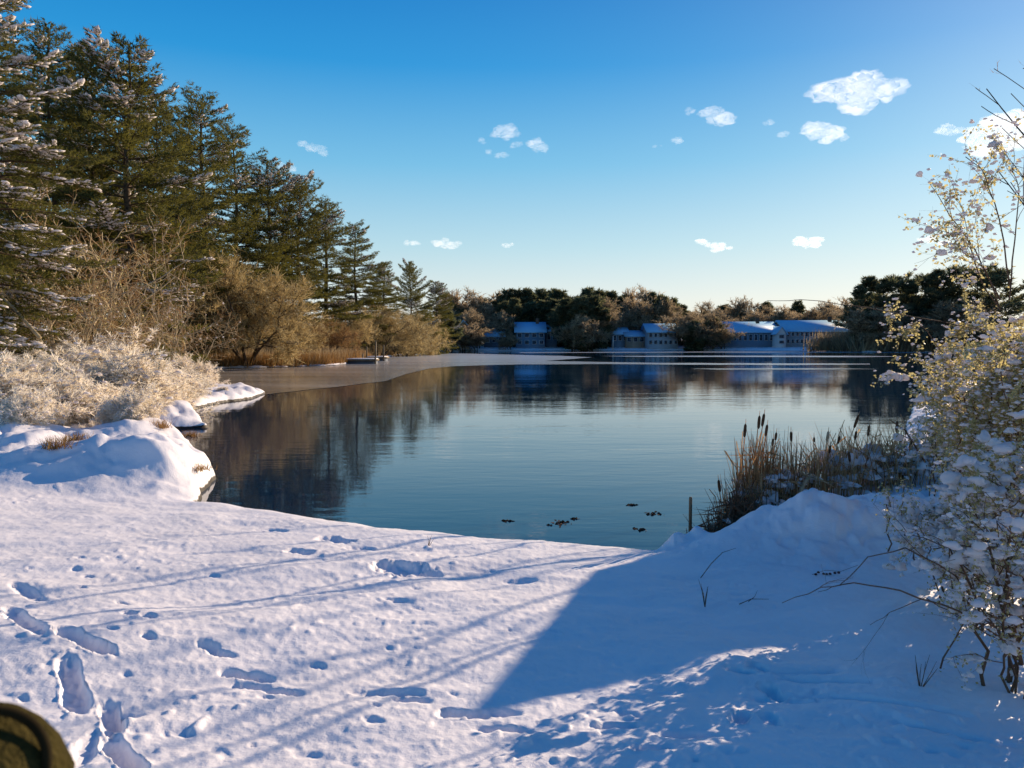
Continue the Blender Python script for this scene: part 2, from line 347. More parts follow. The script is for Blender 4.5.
ad = N('ShaderNodeMath'); ad.operation = 'MULTIPLY_ADD'; ad.inputs[1].default_value = 2.5; L(n2.outputs['Fac'], ad.inputs[0]); L(n1.outputs['Fac'], ad.inputs[2]); L(ad.outputs[0], b.inputs['Height']); L(b.outputs[0], p.inputs['Normal'])
out(nt, p.outputs[0]); M['water'] = m
w = Buf(); w.add([(-60,-5,0),(160,-5,0),(160,230,0),(-60,230,0)], None, [(0,1,2,3)])
# keep the sheet inside the lake basin
w = Buf(); C = LAKE.mean(0); n = len(LAKE)
import mathutils
grow = []
for q in range(n):
    a_, b_, c_ = LAKE[q-1], LAKE[q], LAKE[(q+1)%n]; t = (c_-a_)/np.linalg.norm(c_-a_); nrm = np.array([t[1], -t[0]]); grow.append(b_+nrm*(.6 if b_[1] < 40 else 2.5))
grow = [Vector((g_[0], g_[1], 0)) for g_ in grow]
tris = mathutils.geometry.tessellate_polygon([grow]); w.add([tuple(v) for v in grow], tris)
wo = w.build('lake_water', M['water']); tag(wo, kind='structure')
if wo.data.polygons[0].normal.z < 0: wo.data.flip_normals()
# ------------------------------------------------------------------ ice sheets
m, nt, N, L = mat('thin_lake_ice')
n = noise_n(nt, 1, 5, .6, mapscale=(.06,.22,1)); c = ramp(nt, n.outputs['Fac'], [(.35,(.20,.16,.12)),(.65,(.44,.38,.32))])  # near ice coloured tan for the reflection of the shore trees
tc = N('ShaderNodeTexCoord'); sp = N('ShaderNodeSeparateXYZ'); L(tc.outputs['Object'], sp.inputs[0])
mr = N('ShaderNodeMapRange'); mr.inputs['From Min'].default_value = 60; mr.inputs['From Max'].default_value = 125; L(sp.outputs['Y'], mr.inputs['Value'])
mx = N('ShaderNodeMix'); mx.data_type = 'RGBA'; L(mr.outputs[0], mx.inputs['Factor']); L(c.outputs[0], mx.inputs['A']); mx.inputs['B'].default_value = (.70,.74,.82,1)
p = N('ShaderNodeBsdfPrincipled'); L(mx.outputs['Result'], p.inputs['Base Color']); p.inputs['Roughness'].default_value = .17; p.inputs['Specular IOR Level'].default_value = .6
b = N('ShaderNodeBump'); b.inputs['Strength'].default_value = .1; b.inputs['Distance'].default_value = .03; n2 = noise_n(nt, 2, 4); L(n2.outputs['Fac'], b.inputs['Height']); L(b.outputs[0], p.inputs['Normal'])
out(nt, p.outputs[0]); M['ice'] = m
def ice(name, pix, label_kind='structure', wob=.0):
    pts = []
    n = len(pix)
    for q in range(n):
        (ax, ay), (bx, by) = pix[q], pix[(q+1)%n]
        for t in np.linspace(0, 1, 7)[:-1]:
            px, py = ax+(bx-ax)*t, ay+(by-ay)*t
            a_, b_ = ray(px, py); Yd = min((CAMZ-.012)/-b_, 330)
            Yd *= 1+wob*float(fbm(np.array([a_*30+3]), np.array([Yd*.02]), 5, 3)[0]); pts.append(Vector((a_*Yd, Yd, .012)))
    bf = Buf(); bf.add([tuple(v) for v in pts], mathutils.geometry.tessellate_polygon([pts]))
    o = bf.build(name, M['ice']); tag(o, kind='structure')
    if o.data.polygons[0].normal.z < 0: o.data.flip_normals()
    return o
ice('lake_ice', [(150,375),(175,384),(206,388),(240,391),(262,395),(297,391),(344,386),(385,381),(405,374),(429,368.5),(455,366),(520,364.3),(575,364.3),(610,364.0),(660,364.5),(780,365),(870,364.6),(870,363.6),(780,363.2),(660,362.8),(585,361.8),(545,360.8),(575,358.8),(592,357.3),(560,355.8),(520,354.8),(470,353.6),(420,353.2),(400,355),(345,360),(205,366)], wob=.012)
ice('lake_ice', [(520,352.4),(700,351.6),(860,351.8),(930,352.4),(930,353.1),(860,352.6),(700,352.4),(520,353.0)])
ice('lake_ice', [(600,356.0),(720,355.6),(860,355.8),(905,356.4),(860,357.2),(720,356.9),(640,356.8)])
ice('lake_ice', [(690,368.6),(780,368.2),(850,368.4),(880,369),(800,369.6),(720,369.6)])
# ------------------------------------------------------------------ vegetation generators
def pine(name, H, seed, padp=.7, pads=.95, tuft_step=.16, bl=(.20,.045), nb=6, spread=.21, snow=.35, mats=('pine','bark'), base=.1, whorl=.42, up=0, ssub=1, ragged=.35, droop=.05):
    rng = np.random.default_rng(seed); rd = random.Random(seed)
    tr = Buf(); lean = rd.uniform(-.02,.02)
    hs = np.linspace(0, H*.97, 12); tp = [(lean*h*h/H+.1*math.sin(h*.6+seed), .1*math.cos(h*.5+seed), h) for h in hs]
    tube(tr, tp, [H*.015*(1-.93*h/H)+.01 for h in hs], 7)
    P = []; D = []; SP = []; SS = []; SA = []
    z = H*base
    sect = [rd.uniform(.65,1.2) for _ in range(9)]
    while z < H*.985:
        u = z/H; nbr = rd.randint(4,6) if u < .9 else 3
        a0 = rd.uniform(0,6.28)
        for kk in range(nbr):
            az = a0+kk*6.283/nbr+rd.uniform(-.35,.35)
            prof = (1-u)**.62+.03 if u > .35 else (.65**.62)*(0.80+.57*u)
            Lb = H*spread*prof*sect[int(az/6.283*9)%9]*rd.uniform(1-ragged,1+ragged)+.25
            if rd.random() < .08: continue
            e0 = -.25+.95*u+rd.uniform(-.15,.15)+up
            n = max(4, int(Lb/.4)+2); pts = []
            x = np.array([tp[0][0]*0+np.interp(z, hs, [q[0] for q in tp]), np.interp(z, hs, [q[1] for q in tp]), z]); el = e0; azz = az
            for s in range(n):
                pts.append(x.copy()); t = s/(n-1); el2 = el-droop*4*t*(1-t)*2+.35*t*t
                x = x+np.array([math.cos(azz)*math.cos(el2), math.sin(azz)*math.cos(el2), math.sin(el2)])*Lb/(n-1); azz += rd.uniform(-.08,.08)
            tube(tr, pts, np.linspace(.012+.012*Lb, .008, n), 3, cap=False)
            pts = np.array(pts); snowy = rd.random() < snow
            nt_ = max(4, int(Lb/.26))
            for s in range(nt_):
                t = .18+.82*(s+.5)/nt_; i_ = t*(n-1); i0 = min(int(i_), n-2); pb = pts[i0]+(pts[i0+1]-pts[i0])*(i_-i0)
                fw = pts[i0+1]-pts[i0]; fw /= np.linalg.norm(fw)+1e-9; side = np.cross(fw, [0,0,1.]); side /= np.linalg.norm(side)+1e-9
                for sd in (-1,1):
                    Lt = (.42*Lb*(1-t)**.6*t**.3+.15)*rd.uniform(.6,1.2)
                    d = fw*.75+side*sd*.8+np.array([0,0,rd.uniform(-.12,.22)]); d /= np.linalg.norm(d)
                    m_ = max(2, int(Lt/tuft_step))
                    for w_ in range(m_):
                        q = pb+d*Lt*(w_+1)/m_+rng.normal(size=3)*.04*tuft_step/.16; q[2] -= .05*(w_/m_)**2*Lt
                        P.append(q); D.append(d)
                        if snowy and t > .3 and rd.random() < padp:
                            SP.append(q+np.array([0,0,.035])); Ls = rd.uniform(.10,.28)*pads; SS.append((Ls, Ls*.6, Ls*.24)); 
                            xa = d; ya = np.cross([0,0,1.], xa); ya /= np.linalg.norm(ya)+1e-9; SA.append(np.array([xa, ya, np.cross(xa,ya)]))
            P.append(pts[-1]); D.append(pts[-1]-pts[-2])
        z += whorl*rd.uniform(.7,1.3)*(1 if u < .8 else .7)
    for _ in range(14): P.append(np.array([tp[-1][0],tp[-1][1],H*rd.uniform(.94,.985)])); D.append(np.array([rd.uniform(-.5,.5),rd.uniform(-.5,.5),1]))
    P = np.repeat(np.array(P), nb, 0); D = np.repeat(np.array(D), nb, 0); D = D/(np.linalg.norm(D,axis=1,keepdims=True)+1e-9)
    P = P+rng.normal(size=P.shape)*.03*tuft_step/.16
    D = D+rng.normal(size=D.shape)*.55+np.array([0,0,.15])
    root = empty(name, (0,0,-50)); tr.build('trunk', M[mats[1]], root)
    cr = Buf(); blades(cr, P, D, bl[0]*rng.uniform(.6,1.3,len(P)), bl[1]*rng.uniform(.7,1.3,len(P)), rng); cr.build('crown', M[mats[0]], root)
    if SP:
        sb = Buf(); lumps(sb, SP, SS, rng, 1, .3, SA); sb.build('snow_load', M['snow_clump'], root, True)
    root['H'] = H; return root
def bare(name, H, seed, stems=1, vase=.5, width=.5, levels=4, kids=5, twigs=14, twl=.5, tww=.02, mat_t='twig_gold', mat_b='bark', snow=0, ssize=.06, trunkr=None, first=.25, leafm=None, nleaf=0, leafsz=.04, curl=.25, ssub=1, minr=.004, rise=.25, twigbase=None):
    "a leafless tree or shrub: limbs as tapering tubes, outer twigs as slivers, optional snow clumps and leaves"
    rng = np.random.default_rng(seed); rd = random.Random(seed)
    tb = Buf(); TP = []; TD = []; SPp = []; SPs = []; LP = []; LD = []
    def grow_(p, d, Lb, r0, lv):
        n = 5 if lv < 2 else 4; pts = [p.copy()]; dd = d.copy(); P_ = p.copy()
        for s in range(n):
            dd = dd+rng.normal(size=3)*curl*.5+np.array([0,0,rise*.2*(1 if lv else 0)]); dd /= np.linalg.norm(dd); P_ = P_+dd*Lb/n; pts.append(P_.copy())
        rr = np.linspace(r0, r0*.45, n+1); tube(tb, pts, np.maximum(rr, minr), 6 if lv == 0 else 4 if lv == 1 else 3, cap=False)
        if lv >= levels-1 or Lb < twl*.9:
            for _ in range(twigs):
                t = rd.uniform(.1,1)*n; i0 = min(int(t), n-1); q = pts[i0]+(pts[i0+1]-pts[i0])*(t-i0); TP.append(q); TD.append(dd+rng.normal(size=3)*.75+np.array([0,0,.25]))
        if snow and lv >= 1:
            for s in range(1, n+1):
                if rd.random() < snow: SPp.append(pts[s]+rng.normal(size=3)*.02); z_ = ssize*rd.uniform(.5,1.5); SPs.append((z_, z_*rd.uniform(.6,1), z_*rd.uniform(.5,.8)))
        if nleaf and lv >= 1:
            for _ in range(nleaf):
                t = rd.uniform(.1,1)*n; i0 = min(int(t), n-1); LP.append(pts[i0]+(pts[i0+1]-pts[i0])*(t-i0)); LD.append(rng.normal(size=3)+np.array([0,0,-.2]))
        if lv < levels-1:
            for k_ in range(kids):
                t = (first if lv == 0 else .15)+(1-(first if lv == 0 else .15))*(k_+rd.uniform(.2,.9))/kids; i_ = t*n; i0 = min(int(i_), n-1); q = pts[i0]+(pts[i0+1]-pts[i0])*(i_-i0)
                rndv = rng.normal(size=3); sd = np.cross(dd, rndv); sd /= np.linalg.norm(sd)+1e-9
                nd = dd*(1-vase*.6)+sd*(.55+vase*.6); nd[2] += rise*.5; nd /= np.linalg.norm(nd)
                grow_(q, nd, Lb*rd.uniform(.42,.68), r0*.5, lv+1)
    r0 = trunkr or H*.014
    for s in range(stems):
        az = 6.283*s/stems+rd.uniform(-.4,.4); sp = width*rd.uniform(.5,1.1) if stems > 1 else .06
        d = np.array([math.cos(az)*sp, math.sin(az)*sp, 1.]); d /= np.linalg.norm(d)
        grow_(np.array([math.cos(az)*r0*1.6*(stems>1), math.sin(az)*r0*1.6*(stems>1), -.1]), d, H*.66*rd.uniform(.8,1.1), r0, 0)
    root = empty(name, (0,0,-50)); 
    tb.build('stem' if stems > 1 else 'trunk', M[mat_b], root)
    if TP:
        TPa = np.array(TP); TDa = np.array(TD); tw = Buf(); Ls = twl*rng.uniform(.5,1.3,len(TPa)); blades(tw, TPa, TDa, Ls, tww, rng)
        # side slivers along each twig
        TDn = TDa/np.linalg.norm(TDa,axis=1,keepdims=True)
        for f_ in (.35,.65): blades(tw, TPa+TDn*(Ls*f_)[:,None], TDn+rng.normal(size=TDn.shape)*.6, Ls*.5, tww*.8, rng)
        tw.build('twigs', M[mat_t], root)
    if SPp:
        sb = Buf(); lumps(sb, SPp, SPs, rng, ssub, .35); sb.build('snow_load', M['snow_clump'], root, True)
    if LP and leafm:
        lb = Buf(); leaves(lb, LP, LD, leafsz*rng.uniform(.6,1.3,len(LP)), leafsz*.6, rng); lb.build('foliage', M[leafm], root)
    root['H'] = H; return root
# ------------------------------------------------------------------ tall pines on the left shore
PK = dict(tuft_step=.2, bl=(.26,.055), nb=6, whorl=.55)
PP = [pine('pine_tree', 20, 11, snow=.14, spread=.27, ragged=.55, droop=.10, **PK), pine('pine_tree', 21, 12, snow=.10, spread=.26, ragged=.65, droop=.12, **PK), pine('pine_tree', 20, 13, snow=.20, spread=.30, ragged=.5, droop=.10, **PK), pine('pine_tree', 18, 14, snow=.10, spread=.31, ragged=.65, up=.12, **PK)]
GP = 'tall pines along the left shore'
def stand(px, ytop, Y, proto, rz, label, cat='pine', group=GP, sx=1., sink=.15):
    "stand a tree at pixel column px, Y metres out, so that its top reaches row ytop"
    x = at(px, 342, Y).x; z = ground(x, Y)-sink; top = at(px, ytop, Y).z; s = (top-z)/proto['H']
    return put(proto, (x, Y, z), rz, (s*sx, s*sx, s), label, cat, group)
NEAR = pine('pine_tree', 16, 21, padp=.45, pads=.85, tuft_step=.11, bl=(.15,.028), nb=7, spread=.27, snow=.6, base=.12, whorl=.4, ssub=1, droop=.2)
stand(-8,-60,24,NEAR,.3,'nearest pine, cut off by the left edge, with thick snow on its drooping boughs')
for (px, yt, Y_, k, rz, sx, lb) in [
 (-5,20,52,1,1.2,1.,'pine showing between the snowy boughs at the far left edge'),
 (58,24,47,0,2.0,1.,'tall thin pine with reddish top, second tallest from the left'),
 (98,62,50,3,.4,.8,'slim pine with forked top just left of the tallest pine'),
 (132,38,46,2,2.9,1.12,'tallest broad pine with snow patches on its middle boughs'),
 (165,110,66,3,1.0,1.,'pine with rounded top filling the gap right of the tallest pine'),
 (206,92,77,0,3.6,1.15,'pointed pine with snowy lower boughs behind the round golden shore tree'),
 (238,126,86,1,5.0,1.05,'pine behind the left side of the round golden shore tree'),
 (272,158,90,2,.8,1.1,'broad pine directly above the right side of the round golden shore tree'),
 (300,178,95,3,2.2,1.1,'olive pine sloping down towards the dock, third of the descending row'),
 (327,200,103,0,4.1,1.25,'pine with feathery outward boughs above the low shore shrubs'),
 (356,224,111,1,1.7,1.2,'dark pine with long flat boughs reaching right over the water side'),
 (384,262,132,2,3.0,1.1,'shorter bushy pine behind the shrubs right of the dock'),
 (411,262,143,3,5.2,.95,'narrow open pine standing alone against the sky right of the dark flat-boughed pine'),
 (437,281,158,2,.2,1.2,'small dome-topped dark pine, last of the left shore row'),
 (20,150,38,3,4.4,1.1,'dark lower pine behind the russet brush at the left edge'),
 (185,190,72,1,2.5,1.1,'shaded pine with drooping snowy boughs between two taller pines'),
 (100,165,56,2,.9,1.1,'shaded pine under the forked slim pine')]:
    stand(px, yt, Y_, PP[k], rz, lb, sx=sx)
# ------------------------------------------------------------------ leafless golden trees and brush on the left shore
BG = [bare('shore_tree', 9, 31, stems=8, vase=.7, width=.85, levels=4, kids=5, twigs=16, twl=.75, tww=.04, trunkr=.13, minr=.012, first=.3),
      bare('shore_tree', 8, 32, stems=5, vase=.6, width=.6, levels=4, kids=5, twigs=11, twl=.8, tww=.04, trunkr=.12, minr=.012),
      bare('shore_tree', 8, 33, stems=6, vase=.8, width=.9, levels=4, kids=5, twigs=11, twl=.8, tww=.04, mat_t='twig_red', trunkr=.1, minr=.012)]
GB = 'leafless golden trees along the left shore'
for (px, yt, Y_, k, rz, sx, lb) in [
 (247,262,70.5,0,.5,1.1,'round golden leafless tree with a short dark trunk at the water'),
 (295,312,82,1,1.6,1.0,'golden bushy tree right of the round shore tree'),
 (325,312,90,2,2.8,1.0,'russet bushy tree behind the dock'),
 (209,300,82,2,.9,.9,'russet brushy tree left of the round golden shore tree'),
 (354,308,101,1,4.1,1.0,'golden brush directly above the dock'),
 (378,305,112,0,5.1,1.2,'pale golden tree above the right end of the dock'),
 (401,312,126,1,2.2,1.1,'tan shore tree with its snowy branches hanging over the ice'),
 (418,316,142,0,3.5,1.1,'last pale tan tree on the left shore point')]:
    stand(px, yt, Y_, BG[k], rz, lb, 'tree', GB, sx)
RB = [bare('brush_tree', 7, 41, stems=6, vase=.8, width=.8, levels=4, kids=4, twigs=5, twl=.42, tww=.016, mat_t='twig_red', mat_b='pale_bark', trunkr=.07, minr=.012, leafm='leaf', nleaf=3, leafsz=.08),
      bare('brush_tree', 7, 42, stems=3, vase=.6, width=.5, levels=4, kids=4, twigs=5, twl=.42, tww=.016, mat_t='twig_red', mat_b='pale_bark', trunkr=.07, minr=.013, snow=.08)]
GR = 'tangled brush in front of the left pines'
for (px, yt, Y_, k, rz, sx, lb) in [
 (78,190,31,0,.4,1.1,'russet tangle of thin branches in front of the pines'),
 (158,240,36,1,3.3,.8,'slender pale-trunked sapling forking low in front of dark pines'),
 (8,250,26,0,4.8,1.,'russet brush against the left edge'),
 (100,270,27,1,5.5,1.1,'golden brush just above the frosted bushes'),
 (190,298,44,1,.9,1.1,'low pale sapling beside the frosted bushes')]:
    stand(px, yt, Y_, RB[k], rz, lb, 'brush', GR, sx)
t = Buf(); a_, b_ = at(-10,285,24), at(40,338,23.5); tube(t, [a_, a_.lerp(b_,.5)+Vector((0,0,.06)), b_], [.03,.045,.06], 7)
tag(t.build('leaning_trunk', M['pale_bark']), 'pale bare trunk leaning down towards the frosted bushes at left edge', 'trunk')
# frosted bushes
FBp = [bare('frosted_bush', 1.6, 51, stems=16, vase=.9, width=1.25, levels=3, kids=7, twigs=22, twl=.16, tww=.018, mat_t='twig_frost', mat_b='twig_frost', snow=.75, ssize=.04, trunkr=.014, minr=.006),
       bare('frosted_bush', 1.6, 52, stems=14, vase=.9, width=1.0, levels=3, kids=7, twigs=22, twl=.18, tww=.020, mat_t='twig_frost', mat_b='pale_bark', snow=.6, ssize=.045, trunkr=.014, minr=.006)]
GF = 'frost covered bushes on the left bank'
for (px, yt, Y_, k, rz, sx, lb) in [
 (70,326,26,0,.2,1.5,'brightest sunlit frosted bush below the russet tangle'),
 (108,342,23,1,1.1,1.5,'frosted bush in the middle of the left bank'),
 (40,350,22,0,2.2,1.5,'frosted bush with shaded left side near the left edge'),
 (142,352,27,0,3.3,1.5,'frosted bush right of the middle one, catching low sun'),
 (172,366,29,1,4.1,1.5,'low frosted bush on the bank before the ice'),
 (8,352,19,1,5.0,1.4,'dark shaded frosted bush at the left edge'),
 (205,380,33,0,.9,1.4,'frosted bush on the small snowy point beside the ice'),
 (150,378,24,1,1.9,1.3,'low spreading frosted bush above the shaded snow hollow'),
 (90,375,20,0,2.9,1.3,'front frosted bush above the drifted snow mound'),
 (25,385,17,1,3.7,1.1,'small frosted bush half buried near left edge'),
 (185,352,38,0,4.7,1.3,'thin frosted bush with blossom-like snow on its tips'),
 (222,386,32,1,1.3,1.3,'tiny frosted tuft at the tip of the snowy point'),
 (190,384,31,1,2.4,1.4,'frosted tuft between the bank bushes and the snowy point'),
 (120,350,34,1,5.7,1.6,'tall frosted brush behind the bank bushes'),
 (128,384,18,0,.6,1.0,'small frosted shrub beside the shaded hollow')]:
    stand(px, yt, Y_, FBp[k], rz, lb, 'bush', GF, sx, sink=.1)
# dry grass along the cove and under the pines (nobody could count it)
def grass_strip(name, pts, n, h, w_, label, cat, mt='grass', seed=3, spread=1.5):
    rng = np.random.default_rng(seed); P = []; 
    for _ in range(n):
        q = rng.integers(0, len(pts)-1); t = rng.random(); a_ = np.array(pts[q]); b_ = np.array(pts[q+1]); P.append(a_+(b_-a_)*t+rng.normal(size=2)*spread)
    P = np.array(P); d = sdist(P[:,0], P[:,1]); P = P[d > .2]; z = smooth0(P[:,0], P[:,1])
    V = np.column_stack([P, z-.03]); D = rng.normal(size=V.shape)*.28+np.array([0,0,1.])
    b_ = Buf(); blades(b_, V, D, h*rng.uniform(.5,1.3,len(V)), w_, rng); o = b_.build(name, M[mt]); tag(o, label, cat, kind='stuff'); return o
grass_strip('dry_grass', [(-30,70),(-27,69.5),(-22,73.5),(-19,79),(-18.5,90),(-20.5,110),(-20.5,134)], 26000, 1.0, .05, 'orange dead grass along the shore under the golden trees', 'grass', spread=1.6)
grass_strip('forest_brush', [(-45,45),(-36,55),(-33,66),(-27,76),(-24,84),(-24,100),(-25,125),(-25,150),(-26,170)], 30000, 1.5, .06, 'dark tangled undergrowth beneath the left shore pines', 'undergrowth', mt='twig_far', spread=3.5, seed=4)
grass_strip('forest_brush', [(-30,28),(-30,36),(-34,45),(-33,58)], 20000, 1.4, .035, 'dark brushy undergrowth behind the frosted bushes', 'undergrowth', mt='twig_far', spread=3, seed=6)
for (px, py, h, lb) in [(58,447,.22,'tuft of brown grass poking out of the shaded drift'),(160,428,.25,'brown grass tuft under the lip of the left bank'),(190,436,.2,'short brown grass at the cut edge of the left bank'),(75,440,.16,'small brown grass tuft beside the larger one on the drift'),(196,470,.12,'sparse grass on the steep snow edge above the dark water')]:
    x, y, z = hit(px, py); rng = np.random.default_rng(px); n = 160
    V = np.column_stack([rng.normal(size=n)*.12, rng.normal(size=n)*.1, np.zeros(n)]); bb = Buf(); blades(bb, V, rng.normal(size=(n,3))*.5+np.array([0,0,1]), h, .012, rng)
    o = bb.build('grass_tuft', M['grass']); o.location = (x, y, z-.02); tag(o, lb, 'grass tuft', 'brown grass tufts on the left bank')
# ------------------------------------------------------------------ dock, mooring and fence on the left shore
def dock(px0, px1, py, Y_, depth, label, poles, rz=0):
    a_ = at(px0, py, Y_); b_ = at(px1, py, Y_); W = b_.x-a_.x; root = empty('dock', (a_.x, Y_, 0), rz)
    d = Buf(); box(d, 0, W, 0, depth, .32, .50)
    for k_ in range(int(W/.3)): pass
    d.build('deck', M['wood'], root)
    s = Buf(); V = []; nx = 14
    box(s, .1, W-.1, .1, depth-.1, .503, .60); so = s.build('snow_layer', M['snow'], root)
    bv = so.modifiers.new('soft', 'BEVEL'); bv.width = .04; bv.segments = 2
    fb = Buf(); box(fb, .15, W-.15, .25, depth-.25, -.3, .318); fb.build('float', M['w_dark'], root)
    for (u, v, h) in poles:
        q = Buf(); tube(q, [(u*W, v*depth, -.6), (u*W, v*depth, h)], .09, 8); q.build('post', M['wood'], root)
    tag(root, label, 'dock', 'small docks below the golden trees'); return root
dock(342,376,366,84,3.0,'low snow-topped dock lying at the edge of the ice', [(.02,-.04,.9),(.98,-.04,.8),(.5,1.04,1.1)], rz=.06)
dock(365,385,360.5,97,3.0,'short dock with tall posts behind the low snowy one', [(.1,-.04,1.8),(.55,-.04,2.6),(.95,-.04,2.0),(.3,1.04,2.4)], rz=-.03)
fr = empty('rail_fence', (at(170,350,84).x, 84, 0)); x0 = fr.location.x; x1 = at(240,350,84).x
tag(fr, 'low wooden rail fence in the dead grass behind the round golden tree', 'fence')
rl = Buf(); 
for h in (1.0,1.45):
    tube(rl, [(u, 0, h+ground(x0+u,84)) for u in np.linspace(0, x1-x0, 8)], .045, 5)
rl.build('rail', M['wood'], fr)
for u in np.linspace(0, x1-x0, 6):
    q = Buf(); g_ = ground(x0+u,84); box(q, u-.06, u+.06, .05, .17, g_-.1, g_+1.6); q.build('post', M['wood'], fr)
# ------------------------------------------------------------------ houses on the far shore
def house(name, px0, px1, Y_, base_py, wall_py, roof_py, depth, mt, label, cat='house', gable='x', wins=(4,2), chimney=False, zlift=0, rz=0, group='houses on the far shore'):
    a_, b_ = at(px0, 342, Y_), at(px1, 342, Y_); W = b_.x-a_.x; cx = (a_.x+b_.x)/2
    zb = at(0, base_py, Y_).z; zw = at(0, wall_py, Y_).z-zb; zr = at(0, roof_py, Y_).z-zb
    root = empty(name, (cx, Y_, zb), rz); tag(root, label, cat, group)
    w_ = Buf(); box(w_, -W/2, W/2, 0, depth, -3, zw)
    if gable == 'y':  # gable end faces the lake
        w_.add([(-W/2,0.002,zw),(W/2,0.002,zw),(0,0.002,zr-.15),(-W/2,depth-.002,zw),(W/2,depth-.002,zw),(0,depth-.002,zr-.15)], [(0,1,2),(5,4,3)])
    else:
        w_.add([(-W/2+.002,0,zw),(-W/2+.002,depth,zw),(-W/2+.002,depth/2,zr-.15),(W/2-.002,0,zw),(W/2-.002,depth,zw),(W/2-.002,depth/2,zr-.15)], [(2,1,0),(3,4,5)])
    w_.build('wall', mt, root)
    e = .5; th = .28; rf = Buf()
    if gable == 'x': sec = [(-e,zw-.25*1),(depth/2,zr),(depth+e,zw-.25)]
    else: sec = [(-W/2-e,zw-.25),(0,zr),(W/2+e,zw-.25)]
    V = []
    for (u, z) in sec:
        for z2 in (z, z+th):
            if gable == 'x': V += [(-W/2-e, u, z2), (W/2+e, u, z2)]
            else: V += [(u, -e, z2), (u, depth+e, z2)]
    rf.add(V, None, [(0,1,5,4),(2,6,7,3),(4,5,9,8),(6,10,11,7),(0,4,6,2),(4,8,10,6),(1,3,7,5),(5,7,11,9),(0,2,3,1),(8,9,11,10)])
    r_ = rf.build('roof', M['snow_shade_blue'], root)
    if chimney:
        c_ = Buf(); box(c_, W*.2, W*.2+.9, depth*.4, depth*.4+.9, zw, zr+1.3); c_.build('chimney', M['w_brown'], r_)
    nc, nr = wins
    for i_ in range(nc):
        for j_ in range(nr):
            ww = W/nc*.5; hh = zw/nr*.48; x_ = -W/2+W*(i_+.5)/nc; z_ = zw*(j_+.55)/nr
            f_ = Buf(); 
            box(f_, x_-ww/2-.12, x_+ww/2+.12, -.06, -.002, z_-hh/2-.12, z_+hh/2+.12); fo = f_.build('window', M['w_white'], root)
            g_ = Buf(); box(g_, x_-ww/2, x_+ww/2, -.09, -.063, z_-hh/2, z_+hh/2); g_.build('pane', M['glass'], fo)
    return root
house('lake_house',516,545,214,346,332,322.5,12,M['w_blue'],'blue-shaded house with a wide upper deck left of the dark pines',wins=(4,2),chimney=True)
house('lake_house',546,557,219,343,331,325,9,M['w_blue'],'narrow snow-roofed wing right beside the wide blue-shaded house',wins=(2,1))
house('lake_house',484,504,216,345,336,329,10,M['w_dark'],'low dark house between the point and the wide blue-shaded house',wins=(3,1))
house('lake_house',458,469,208,342,328,321,8,M['w_grey'],'small pale gabled house half hidden behind the last left pine',gable='y',wins=(2,2))
house('lake_house',612,628,218,343,334,328,9,M['w_blue'],'snow-roofed house half hidden in trees, left of the two tan gabled ones',wins=(3,1))
house('lake_house',626,645,216,344,336,331,9,M['w_tan'],'small tan house left of the two-storey gabled house',wins=(3,1))
house('lake_house',648,678,211,346,332,324,11,M['w_grey'],'two-storey grey house with big snowy roof and rows of windows',wins=(6,2),group='houses on the far shore')
house('long_building',722,779,216,344,332,322,13,M['w_blue'],'long low building with a stepped snowy roof, left one of the pair','building',wins=(11,1),chimney=True)
house('lake_house',777,786,212,345,334,327,8,M['w_white'],'tiny white gabled cottage between the two long buildings',gable='y',wins=(1,2))
house('long_building',786,858,214,345,331,320.5,14,M['w_grey'],'longest building with an even row of windows, right one of the pair','building',wins=(16,2),chimney=True)
# flag pole and bare pole by the water
for px, yt, lb in ((913-300,336,'thin pale pole at the water left of the gabled houses'),):
    q = Buf(); b_ = at(px,350,206); t_ = at(px,yt,206); tube(q, [(b_.x,206,.2),(b_.x,206,t_.z)], .12, 6); tag(q.build('pole', M['w_white']), lb, 'pole')
# ------------------------------------------------------------------ far shore trees
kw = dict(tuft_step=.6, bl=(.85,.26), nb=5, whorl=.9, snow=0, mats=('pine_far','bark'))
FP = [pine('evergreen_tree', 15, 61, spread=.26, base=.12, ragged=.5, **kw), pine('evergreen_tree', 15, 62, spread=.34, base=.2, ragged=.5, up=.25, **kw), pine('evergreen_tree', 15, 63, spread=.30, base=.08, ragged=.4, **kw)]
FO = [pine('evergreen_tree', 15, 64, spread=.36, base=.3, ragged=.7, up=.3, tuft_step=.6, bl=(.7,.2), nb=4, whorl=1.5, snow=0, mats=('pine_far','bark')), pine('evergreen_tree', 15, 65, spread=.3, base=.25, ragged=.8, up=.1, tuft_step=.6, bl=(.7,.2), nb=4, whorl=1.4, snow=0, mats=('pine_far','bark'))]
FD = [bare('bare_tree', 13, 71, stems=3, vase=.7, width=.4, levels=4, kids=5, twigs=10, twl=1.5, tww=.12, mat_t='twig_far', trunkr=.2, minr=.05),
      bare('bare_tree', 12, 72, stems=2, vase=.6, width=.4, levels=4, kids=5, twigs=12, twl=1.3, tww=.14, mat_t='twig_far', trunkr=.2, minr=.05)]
landm = [(440,'by the last left pine'),(475,'above the pale gabled house'),(500,'above the low dark house'),(530,'behind the wide blue-shaded house'),(560,'right of the wide blue-shaded house'),
 (590,'in the tallest far clump'),(620,'above the half hidden house'),(640,'above the small tan house'),(663,'behind the two-storey grey house'),(700,'left of the long buildings'),
 (725,'at the stepped building left end'),(750,'above the stepped long building'),(780,'above the tiny white cottage'),(805,'above the left half of the longest building'),(840,'above the right half of the longest building'),(870,'at the left tip of the right peninsula'),(900,'in the middle of the right peninsula'),(930,'beside the snowy bush')]
cnt = {}
